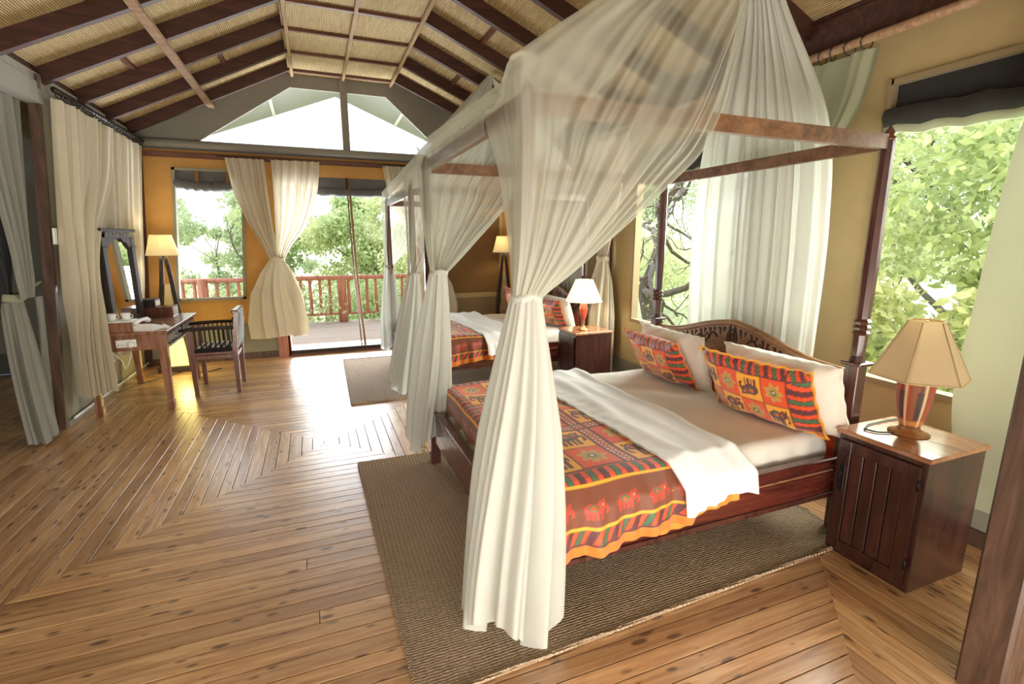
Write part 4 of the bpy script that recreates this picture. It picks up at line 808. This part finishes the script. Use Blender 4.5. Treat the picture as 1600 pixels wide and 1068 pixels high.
t = thing('table_lamp', 'parchment table lamp with painted vase base on the nearest nightstand', 'lamp', (2.665, 1.415, .67), .3)
MB().lathe([(.085, 0), (.085, .006), (.06, .016), (.042, .03), (.042, .045)], (0, 0, 0), 28).build('foot', 'brass', t); vase(t, .045, .29, .044, .078)
MB().tube([(0, 0, .27), (0, 0, .56)], .006, 8).build('stem', 'brass', t); shade(.20, .072, .27, 'shade_off', 6, True, parent=t, z=.29)
MB().tube([(((x - 2.665) * cos(.3) + (y - 1.415) * sin(.3)), (-(x - 2.665) * sin(.3) + (y - 1.415) * cos(.3)), .006) for x, y in ((2.60, 1.43), (2.52, 1.47), (2.50, 1.52), (2.58, 1.555), (2.70, 1.56), (2.82, 1.555))], .004, 6).build('cord', 'blackcable', t, label='thin black cord')
t = thing('table_lamp', 'lit white table lamp with red and glass stem between the beds', 'lamp', (2.60, 4.52, .67), .2)
MB().lathe([(.065, 0), (.06, .012), (.035, .028), (.012, .05), (.02, .08), (.012, .12), (.03, .17), (.042, .23), (.03, .28), (.012, .31)], (0, 0, 0), 20).build('stem', 'brass', t)
MB().lathe([(.013, .10), (.033, .17), (.045, .23), (.033, .28), (.014, .31)], (0, 0, 0), 8, False).build('red_collar', 'batik', t); shade(.20, .095, .22, 'shade_on', 6, True, parent=t, z=.31)
lamp('table_lamp_bulb', 'POINT', (2.60, 4.52, 1.05), (0, 0, 0), 7, (1, .85, .6), shadow_soft_size=.05)
def floor_lamp(x, y, label, side, lit, mat):
    t = thing('floor_lamp', label, 'lamp', (x, y, 0))
    MB().box(-.20, .17, -.09, .09, .0, .07, .006).build('base', 'ironwood', t)
    for a, b_ in (((-.16, .05), (-.02, 1.44)), ((.15, .05), (.02, 1.44))):
        xs = [a[0] + (b_[0] - a[0]) * v + .02 * sin(v * 9) * (1 - v) for v in np.linspace(0, 1, 16)]; b2 = MB()
        G = [(xs[i], .0, a[1] + (b_[1] - a[1]) * i / 15) for i in range(16)]; b2.tube(G, [.040 * (1 - .45 * i / 15) for i in range(16)], 8); b2.build('leg', 'ironwood', t)
    b2 = MB(); b2.prism([(-.13, .07), (.125, .07), (.085, .50), (-.085, .50)], -.045, .045, 'y'); b2.build('glowing_panel', 'glow' if lit else 'shade_off', t)
    b2 = MB(); b2.prism([(-.085, .52), (.085, .52), (.05, .68), (.06, .8), (.02, 1.08), (-.02, 1.08), (-.06, .8), (-.045, .68)], -.02, .02, 'y'); b2.build('parchment_panel', 'shade_off', t)
    MB().tube([(0, 0, 1.40), (0, 0, 1.62)], .008, 8).build('stem', 'iron', t)
    shade(.172, .112, .235, mat, 12, False, parent=t, z=1.43); return t
floor_lamp(-1.68, 7.12, 'tall floor lamp with glowing yellow foot in the corner behind the desk', 0, True, 'shade_warm')
lamp('floor_lamp_glow', 'POINT', (-1.55, 6.85, .30), (0, 0, 0), 5, (1, .8, .25), shadow_soft_size=.1); lamp('floor_lamp_bulb', 'POINT', (-1.68, 7.12, 1.58), (0, 0, 0), 6, (1, .8, .5), shadow_soft_size=.05)
floor_lamp(2.70, 7.15, 'tall wooden floor lamp with cream shade beyond the far bed', 0, False, 'shade_warm')
lamp('corner_lamp_bulb', 'POINT', (2.70, 7.15, 1.58), (0, 0, 0), 6, (1, .8, .5), shadow_soft_size=.05)

# ------------------------------------------------------------ curtains
RINGM = {}
def rings(parent, off, p, q, r, n_, axis):
    p, q = Vector(p) - Vector(off), Vector(q) - Vector(off)
    if r not in RINGM: RINGM[r] = MB().tube([(r * sin(a), 0, r * cos(a) - r * .4) for a in np.linspace(0, 2 * PI, 12, endpoint=False)], .004, 5, closed=True).mesh('ring', 'ring')
    for i in range(n_):
        o = bpy.data.objects.new('ring', RINGM[r]); COL.objects.link(o); o.parent = parent; o.location = p.lerp(q, (i + .5) / n_ + random.uniform(-.2, .2) / n_)
        o.rotation_euler = (0, 0, random.uniform(-.5, .5) + (0 if axis == 'y' else PI / 2))
def panel(P0, P1, seed, rows, freq, amp, nv=60, nu=260, lean_=LEAN):
    """rows: list of (z, t0, t1, out) ; P0,P1 xy of the rod ends; out = offset from wall"""
    P0, P1 = np.array(P0), np.array(P1); d = P1 - P0; nrm = np.array((-d[1], d[0])) / np.hypot(*d); ribs = []
    for u in np.linspace(0, 1, 5): ribs.append([(*(P0 + d * (t0 + (t1 - t0) * u) + nrm * (out if np.isscalar(out) else out[0] + (out[1] - out[0]) * u) + np.array((lean_ * z, 0))), z) for z, t0, t1, out in rows])
    return fold(ribsurf(ribs, nv, nu), amp, freq, seed)
# rod + long curtain on the left wall
rod = tag(MB().tube([(XL + .32, 5.22, 2.76), (XL + .32, YF - .08, 2.76)], .022, 12).build('curtain_rod', 'ring'), 'dark curtain rod along the left wall under the rafters', 'curtain rod')
t = thing('long_curtain', 'long cream curtain hanging on dark rings along the left wall', 'curtain', (XL + .1, 5.3, 0))
G1 = panel((XL + .10, 5.22), (XL + .10, 6.45), 3, [(2.70, 0, .98, 0), (2.2, -.0, .85, 0), (1.75, .0, .50, (-.01, -.02)), (1.3, -.02, .24, (-.03, -.06)), (.85, -.05, .09, (-.04, -.17)), (.27, -.05, .10, (-.05, -.22))], 7, [.028, .035, .045, .055, .06])
G2 = panel((XL + .08, 6.2), (XL + .08, YF - .10), 4, [(2.70, 0, 1, 0), (2.0, .02, .98, .02), (1.2, .04, .94, .03), (.6, .0, .8, .03), (.36, .0, .75, .03)], 7, [.028, .032, .034, .034, .034])
for G, nm in ((G1, 'front_panel'), (G2, 'back_panel')): o = MB().grid(G).build(nm, 'curtain', t); o.location = (-(XL + .1), -5.3, 0)
rings(t, (XL + .1, 5.3, 0), (XL + .32, 5.28, 2.76), (XL + .32, 7.40, 2.76), .032, 28, 'y')
# grey tied curtain of the side opening, with black netting behind
t = thing('grey_curtain', 'grey canvas curtain tied back beside the brown post at far left', 'curtain', (XL - .03, 5.0, 0))
def at(o): o.location = (-(XL - .03), -5.0, 0); return o
at(MB().grid(panel((XL - .10, 4.30), (XL - .10, 5.14), 8, [(2.72, 0, 1, 0), (2.2, .35, 1, 0), (1.6, .62, 1.0, 0), (1.3, .68, .98, -.01), (1.16, .70, .93, -.02)], 4, [.02, .02, .02, .015, .01])).build('upper_panel', 'greycurtain', t))
at(MB().grid(panel((XL - .06, 4.30), (XL - .06, 5.14), 9, [(1.16, .88, 1.0, 0), (.9, .92, 1.0, 0), (.5, .90, 1.02, 0), (.15, .92, 1.03, 0)], 2, [.01, .012, .014, .014])).build('side_panel', 'greycurtain', t))
at(MB().grid(tail((XL - .08, 4.95, 1.14), (XL - .02, 4.88, .02), .10, .125, .03, 5, 80, 30, (.6, 1.0), 5), closed=True).build('gathered_tail', 'greycurtain', t))
at(MB().grid(wrap((XL - .08, 4.97, 1.17), .115, (.6, 1.05), .03), closed=True).build('tie_band', 'curtain2', t))
at(MB().tube([(XL - .08, 5.02, 1.18), (XL - .0, 5.12, 1.24), (XL + .03, 5.20, 1.28)], .014, 6).build('tie_end', 'curtain2', t))
at(MB().grid(panel((XL - .14, 3.6), (XL - .14, 5.0), 12, [(2.3, .1, .75, 0), (1.9, .35, .85, 0), (1.5, .65, .93, 0), (1.25, .85, .97, .03), (1.02, .86, .99, .06)], 4, [.02, .02, .02, .015, .01])).build('black_netting', 'blackcloth', t))
# far door curtains: pair of panels gathered to one tie
def far_curtain(label, xl, xr, split, tie_x, tie_z, b0, b1, zb, seed, group=None):
    t = thing('door_curtain', label, 'curtain', (tie_x, YF - .12, 0)); y0 = YF - .12
    for k, (a, b_) in enumerate(((xl, split[0]), (split[1], xr))):
        if b_ - a < .05: continue
        ta = tie_x - .09 if k == 0 else tie_x - .0; tb = tie_x + .02 if k == 0 else tie_x + .09
        rows = [(2.62, a, b_), (2.2, a + (ta - a) * .15, b_ + (tb - b_) * .12), (1.8, a + (ta - a) * .5, b_ + (tb - b_) * .42), (1.55, a + (ta - a) * .8, b_ + (tb - b_) * .78), (tie_z, ta, tb)]
        ribs = [[(l_ + (r_ - l_) * u, y0 - .03 * k - .02 * sin(u * 3), z) for z, l_, r_ in rows] for u in np.linspace(0, 1, 5)]
        o = MB().grid(fold(ribsurf(ribs, 60, 160), [.022, .024, .022, .016, .010], 6, seed + k)).build('upper_panel', 'curtain', t); o.location = (-tie_x, -(YF - .12), 0)
    G = tail((tie_x, y0, tie_z), ((b0 + b1) / 2, y0, zb), .075, (b1 - b0) / 2, .04, seed, 130, 46, (1, .38), 10, prof=([0, .18, .45, .8, 1], [0, .45, .8, 1.0, .95])); o = MB().grid(G, closed=True).build('gathered_tail', 'curtain', t); o.location = (-tie_x, -(YF - .12), 0)
    o = MB().grid(wrap((tie_x, y0, tie_z), .085, (1, .6), .03), closed=True).build('tie_band', 'curtain', t); o.location = (-tie_x, -(YF - .12), 0)
    rings(t, (tie_x, YF - .12, 0), (xl, y0 + .02, 2.64), (xr, y0 + .02, 2.64), .022, int((xr - xl) * 14), 'x')
far_curtain('cream pair of curtains gathered by one tie left of the far doorway', -.96, .16, (-.50, -.42), -.46, 1.36, -.77, -.20, .29, 31)
far_curtain('cream curtain tied at the right side of the far doorway', .98, 1.62, (1.34, 1.36), 1.62, 1.30, 1.42, 1.95, .45, 37)
tag(MB().tube([(-1.05, YF - .10, 2.64), (1.9, YF - .10, 2.64)], .012, 8).build('curtain_rod', 'batten'), 'thin reddish curtain rail above the far doorway', 'curtain rod')
# right wall: rod, tied-back drape by near window, tied curtain by far nightstand, smooth drape at the right edge
tag(MB().tube([(XR - .12, -.5, 2.745), (XR - .12, 7.2, 2.745)], .024, 12).build('curtain_rod', 'purlin'), 'brown wooden curtain rod along the right wall above the windows', 'curtain rod')
t = thing('swept_curtain', 'cream curtain on rings swept aside between the near bedpost and the net', 'curtain', (XR - .12, 2.6, 0))
ribs = []
for k, u in enumerate(np.linspace(0, 1, 5)):
    y = 2.92 - .82 * u; ty = 2.93 - .12 * u; ribs.append([(XR - .12, y, 2.69), (XR - .12, y + (ty - y) * .12, 2.35), (XR - .13, y + (ty - y) * .52, 1.9), (XR - .13, ty, 1.42), (XR - .12, ty + .1 - .25 * u, .9), (XR - .12, ty + .12 - .3 * u, .3)])
o = MB().grid(fold(ribsurf(ribs, 80, 200), [.016, .018, .016, .012, .02, .02], 4, 41)).build('drape', 'curtain2', t); o.location = (-(XR - .12), -2.6, 0)
rings(t, (XR - .12, 2.6, 0), (XR - .12, 2.15, 2.745), (XR - .12, 2.95, 2.745), .04, 9, 'y')
t = thing('tied_curtain', 'pale yellow curtain tied in the middle behind the lit table lamp', 'curtain', (XR - .14, 5.1, 0))
ribs = []
for k, u in enumerate(np.linspace(0, 1, 5)):
    y = 5.40 - .88 * u; ty = 5.00 - .16 * u; ribs.append([(XR - .12, y, 2.69), (XR - .12, y + (ty - y) * .2, 2.3), (XR - .13, y + (ty - y) * .7, 1.75), (XR - .14, ty, 1.40)])
o = MB().grid(fold(ribsurf(ribs, 60, 180), [.02, .02, .016, .01], 7, 45)).build('drape', 'curtain', t); o.location = (-(XR - .14), -5.1, 0)
o = MB().grid(tail((XR - .14, 4.92, 1.40), (XR - .20, 4.86, .10), .08, .20, .05, 47, 130, 46, (.45, 1), 9, prof=([0, .2, .5, .8, 1], [0, .6, .95, 1, .95])), closed=True).build('gathered_tail', 'curtain', t); o.location = (-(XR - .14), -5.1, 0)
o = MB().grid(wrap((XR - .14, 4.92, 1.40), .088, (.6, 1), .03), closed=True).build('tie_band', 'curtain', t); o.location = (-(XR - .14), -5.1, 0)
t = thing('smooth_curtain', 'smooth pale green-grey curtain hanging at the right edge of the near window', 'curtain', (XR - .14, 1.0, 0))
ribs = []
for u in np.linspace(0, 1, 5): ribs.append([(XR - .12, 1.30 - 1.2 * u, 2.69), (XR - .12, 1.40 - 1.2 * u, 2.0), (XR - .12, 1.44 - 1.2 * u, 1.3), (XR - .13, 1.45 - 1.2 * u, .77), (XR - .14, 1.34 - 1.1 * u, .25)])
o = MB().grid(fold(ribsurf(ribs, 60, 160), [.012, .010, .008, .010, .012], 2.2, 51)).build('drape', 'heavy', t); o.location = (-(XR - .14), -1.0, 0)

# ------------------------------------------------------------ desk and what stands on it
dx0, dx1, dy0, dy1, DH = -1.98, -1.36, 5.44, 6.68, .775
t = thing('writing_desk', 'brown wooden writing desk with carved drawers against the left wall', 'desk', (dx0, dy0, 0)); L_ = lambda b_: (setattr(b_, 'v', [(p[0] - dx0, p[1] - dy0, p[2]) for p in b_.v]), b_)[1]
L_(MB().box(dx0 - .01, dx1 + .03, dy0 - .03, dy1 + .03, DH - .028, DH, .006)).build('desktop', 'desk', t)
ap = MB(); ap.box(dx0 + .02, dx1 - .02, dy0 + .01, dy0 + .035, .60, DH - .028); ap.box(dx0 + .02, dx1 - .02, dy1 - .035, dy1 - .01, .60, DH - .028); ap.box(dx0 + .01, dx0 + .03, dy0, dy1, .60, DH - .028); ap.box(dx1 - .03, dx1 - .012, dy0 + .03, dy1 - .03, .60, DH - .028)
L_(ap).build('apron', 'desk', t)
for x in (dx0 + .03, dx1 - .03):
    for y in (dy0 + .03, dy1 - .03):
        b_ = MB(); w0, w1 = .037, .024; 
        b_.add([(x + sx * w, y + sy * w, z) for z, w in ((DH - .03, w0), (.60, w0), (.10, w1 * 1.05), (.07, w1 * 1.35), (0, w1 * 1.1)) for sx, sy in ((-1, -1), (1, -1), (1, 1), (-1, 1))], [(i * 4 + k, i * 4 + (k + 1) % 4, (i + 1) * 4 + (k + 1) % 4, (i + 1) * 4 + k) for i in range(4) for k in range(4)] + [(16, 19, 18, 17)])
        L_(b_).build('leg', 'desk', t)
for k, (a, b_) in enumerate(((dy0 + .08, dy0 + .60), (dy0 + .65, dy1 - .08))):
    d_ = L_(MB().box(dx1 - .012, dx1 + .004, a, b_, .625, DH - .045, .003)).build('drawer', 'ironwood', t)
    c_ = MB()
    for q in range(4):
        y = a + (b_ - a) * (q + .5) / 4; c_.box(dx1 + .004, dx1 + .009, y - .045, y + .045, .645, .652); c_.box(dx1 + .004, dx1 + .009, y - .045, y + .045, .708, .715); c_.box(dx1 + .004, dx1 + .009, y - .045, y - .038, .645, .715); c_.box(dx1 + .004, dx1 + .009, y + .038, y + .045, .645, .715); c_.lathe([(.02, 0), (.015, .003)], (0, 0, 0), 4) if False else None
        c_.tube([(dx1 + .006, y - .028, .68), (dx1 + .006, y, .696), (dx1 + .006, y + .028, .68), (dx1 + .006, y, .664)], .003, 4, closed=True)
    L_(c_).build('carving', 'carvedpale', d_)
    L_(MB().tube([(dx1 + .012, (a + b_) / 2 - .03, .69), (dx1 + .028, (a + b_) / 2, .68), (dx1 + .012, (a + b_) / 2 + .03, .69)], .004, 6)).build('handle', 'iron', d_)
L_(MB().box(dx1 - .02, dx1 + .008, dy0 + .06, dy1 - .06, .597, .615, .002)).build('bead', 'carvedpale', t)
# outlet on the near end of the desk and cables
o = thing('power_outlet', 'white double power socket on the near end of the desk', 'outlet', (-1.665, dy0 + .01, .672))
MB().box(-.078, .078, -.022, 0, -.036, .036, .005).build('face_plate', 'plastic', o); b_ = MB()
for dx in (-.055, -.03): b_.tube([(dx, -.0235, -.012), (dx, -.021, -.012)], .005, 8)
b_.build('socket_holes', 'key', o); MB().tube([(.04, -.022, -.008), (.04, -.058, -.008)], [.030, .026], 14).build('plug', 'plastic', o)
tag(MB().tube([(-1.625, dy0 - .03, .65), (-1.63, dy0 - .04, .56), (-1.66, dy0 - .03, .49), (-1.69, dy0 - .03, .44), (-1.71, dy0 - .02, .52), (-1.76, dy0 - .02, .58), (-1.80, dy0 - .03, .64), (-1.81, dy0 - .045, .74), (-1.80, dy0 - .04, .79)], .0045, 6).build('power_cable', 'cable'), 'thin white cable looping below the power socket', 'cable')
tag(MB().tube([(-1.62, 7.0, .008), (-1.75, 6.85, .008), (-1.9, 6.6, .008), (-2.03, 6.2, .03), (-2.04, 5.95, .2), (-2.0, 6.1, .35)], .005, 6).build('lamp_flex', 'blackcable'), 'black lamp cable trailing along the left wall under the desk', 'cable')
tag(MB().tube([(-1.52, 7.05, .008), (-1.42, 6.90, .006), (-1.30, 6.93, .006), (-1.20, 7.05, .006)], .005, 6).build('lamp_flex', 'blackcable'), 'black cable on the floor in front of the glowing floor lamp', 'cable')
# mirror, slightly turned
t = thing('mirror', 'dark carved wooden arch mirror standing on the desk', 'mirror', (-1.85, 5.76, DH), -math.radians(8)); MW, MH = .62, .94
# local frame: glass spans local y, faces +x
MB().box(-.012, .0, .07, MW - .07, .06, MH - .06).build('glass', 'mirror', t)
for y in (0, MW - .075):
    b_ = MB(); b_.box(-.025, .025, y, y + .075, 0, MH - .08, .006); b_.box(-.035, .035, y - .01, y + .085, 0, .05, .005); b_.box(-.032, .032, y - .008, y + .083, MH - .20, MH - .17, .004); b_.build('column', 'ironwood', t)
MB().box(-.02, .02, .07, MW - .07, .0, .065, .004).build('bottom_rail', 'ironwood', t)
MB().box(-.035, .04, -.02, MW + .02, MH - .03, MH, .005).build('cornice', 'ironwood', t)
ya, yb = .072, MW - .072; n_ = 33; arch = []
for i in range(n_):
    u = i / (n_ - 1); arch.append((ya + (yb - ya) * u, MH - .19 + .115 * (1 - abs(2 * u - 1) ** 1.5) - .022 * abs(sin(u * PI * 5))))
b_ = MB(); fr_ = [(.022, p[0], p[1]) for p in arch] + [(.022, p[0], MH - .03) for p in arch]; bk = [(-.005, p[1], p[2]) for p in fr_]
b_.add(fr_ + bk, [(i, i + 1, n_ + i + 1, n_ + i) for i in range(n_ - 1)] + [(2 * n_ + i + 1, 2 * n_ + i, 3 * n_ + i, 3 * n_ + i + 1) for i in range(n_ - 1)] + [(i + 1, i, 2 * n_ + i, 2 * n_ + i + 1) for i in range(n_ - 1)]); ar = b_.build('arch', 'ironwood', t)
RG = MB().tube([(0, .018 * cos(a), .014 * sin(a)) for a in np.linspace(0, 2 * PI, 9)[:-1]], .003, 4, closed=True).mesh('arch_ring', 'carvedpale')
for k in range(7): o = bpy.data.objects.new('arch_ring', RG); COL.objects.link(o); o.parent = ar; o.location = (.024, ya + (yb - ya) * (k + .5) / 7, MH - .055)
def wbx(name, label, x0, x1, y0, y1, z0, z1, mat, cat, front=None):
    t = thing(name, label, cat, (x0, y0, z0)); MB().box(0, x1 - x0, 0, y1 - y0, 0, z1 - z0, .003).build('body', mat, t); MB().box(-.003, x1 - x0 + .003, -.003, y1 - y0 + .003, z1 - z0, z1 - z0 + .008, .002).build('lid', mat, t)
    if front: MB().box(x1 - x0, x1 - x0 + .006, .01, y1 - y0 - .01, .008, z1 - z0 - .006, .002).build('front_panel', front, t)
    return t
wbx('wooden_box', 'larger dark wooden box with pale carved front, lower of two on desk', -1.86, -1.50, 6.43, 6.66, DH, DH + .10, 'chairwood', 'box', 'carvedpale')
wbx('wooden_box', 'smaller dark box with pale front on top of the larger box', -1.86, -1.66, 6.45, 6.64, DH + .109, DH + .185, 'ironwood', 'box', 'carvedpale')
wbx('wooden_tray_box', 'low orange-brown wooden box at the near left corner of the desk', -1.82, -1.60, 5.44, 5.62, DH, DH + .08, 'desk', 'box')
t = thing('tea_tray', 'white tray with cups on the low box at the desk corner', 'tray', (-1.72, 5.53, DH + .089)); MB().box(-.13, .12, -.08, .10, 0, .012, .004).build('tray', 'plastic', t)
for x, y in ((-.05, .0), (.05, .03)):
    c = MB().lathe([(.022, 0), (.03, .01), (.034, .05), (.036, .065), (.031, .065), (.028, .02)], (x, y, .012), 16).build('cup', 'plastic', t); MB().tube([(x + .034, y, .062), (x + .055, y, .055), (x + .052, y, .035), (x + .032, y, .03)], .004, 6).build('cup_handle', 'plastic', c)
t = thing('telephone', 'white desk telephone with handset beside the low box', 'telephone', (-1.50, 5.54, DH), -.25)
b_ = MB(); b_.prism([(-.09, 0), (.10, 0), (.10, .025), (-.09, .07)], -.08, .08, 'x'); b_.build('body', 'plastic', t); b_ = MB()
for i in range(4):
    for j in range(3): yy = -.05 + i * .028; zz = .07 - (yy + .09) * .237; b_.box(.0 + j * .024, .017 + j * .024, yy, yy + .017, zz - .004, zz + .004)
b_.build('keypad', 'key', t); MB().tube([(-.055, -.10, .062), (-.056, -.085, .088), (-.055, 0, .098), (-.055, .085, .092), (-.055, .10, .072)], [.026, .020, .015, .020, .026], 10).build('handset', 'plastic', t)
t = thing('paper_card', 'white folded card lying on the desk beside the telephone', 'card', (-1.40, 5.62, DH), .2); MB().prism([(-.05, .0), (.05, .0), (.0, .035)], -.06, .05, 'y').build('folded_sheet', 'paper', t)

# ------------------------------------------------------------ armchair
t = thing('armchair', 'dark wooden armchair with spindle arms and black cushion at the desk', 'chair', (-1.045, 6.08, 0))
for x, y, top in ((-.20, -.235, .69), (-.20, .235, .69), (.19, -.215, .86), (.19, .215, .86)):
    b_ = MB(); w0 = .023; lean = .05 if x > 0 else 0
    b_.add([(x + sx * w + (lean * max(0, z - .42) * 2), y + sy * w, z) for z, w in ((top, .018), (.44, .025), (.02, .019), (0, .019)) for sx, sy in ((-1, -1), (1, -1), (1, 1), (-1, 1))], [(i * 4 + k, i * 4 + (k + 1) % 4, (i + 1) * 4 + (k + 1) % 4, (i + 1) * 4 + k) for i in range(3) for k in range(4)] + [(12, 15, 14, 13), (0, 1, 2, 3)]); b_.build('leg', 'chairwood', t)
MB().box(-.215, .205, -.225, .225, .375, .425, .006).build('seat_frame', 'chairwood', t)
G, U, V = pillow_mesh(.42, .42, .075, 30, 30); G.v = [(p[0], p[2], p[1] + .455) for p in G.v]; cu = G.build('cushion', 'stripe', t)
b_ = MB()
for i in range(6): x = -.15 + i * .06; b_.box(x - .013, x + .013, -.17, .17, .490, .500, .002)
b_.build('cushion_stripes', 'white', cu)
for y in (-.235, .235):
    a = MB(); a.tube([(-.29, y, .695), (-.20, y, .705), (0, y, .71), (.20, y, .705)], [.016, .02, .019, .018], 8); a.build('armrest', 'ironwood', t)
    MB().box(-.19, .19, y - .011, y + .011, .43, .455, .003).build('side_rail', 'chairwood', t)
    for i in range(8): x = -.155 + i * .044; MB().tube([(x, y, .45), (x, y, .57), (x, y, .70)], [.006, .0085, .006], 6).build('spindle', 'ironwood', t)
bk = MB(); G, U, V = pillow_mesh(.45, .42, .06, 30, 30); G.v = [(p[1] + .225 + (p[2]) * .10, p[0], p[2] + .67) for p in G.v]; bo = G.build('back_cushion', 'greycurtain', t)
b_ = MB()
for i in range(8): y = -.18 + i * .051; b_.box(.186, .196, y - .01, y + .01, .50, .80, .003)
b_.build('back_slats', 'ironwood', t); MB().box(.19, .255, -.225, .225, .845, .885, .012).build('top_rail', 'chairwood', t)
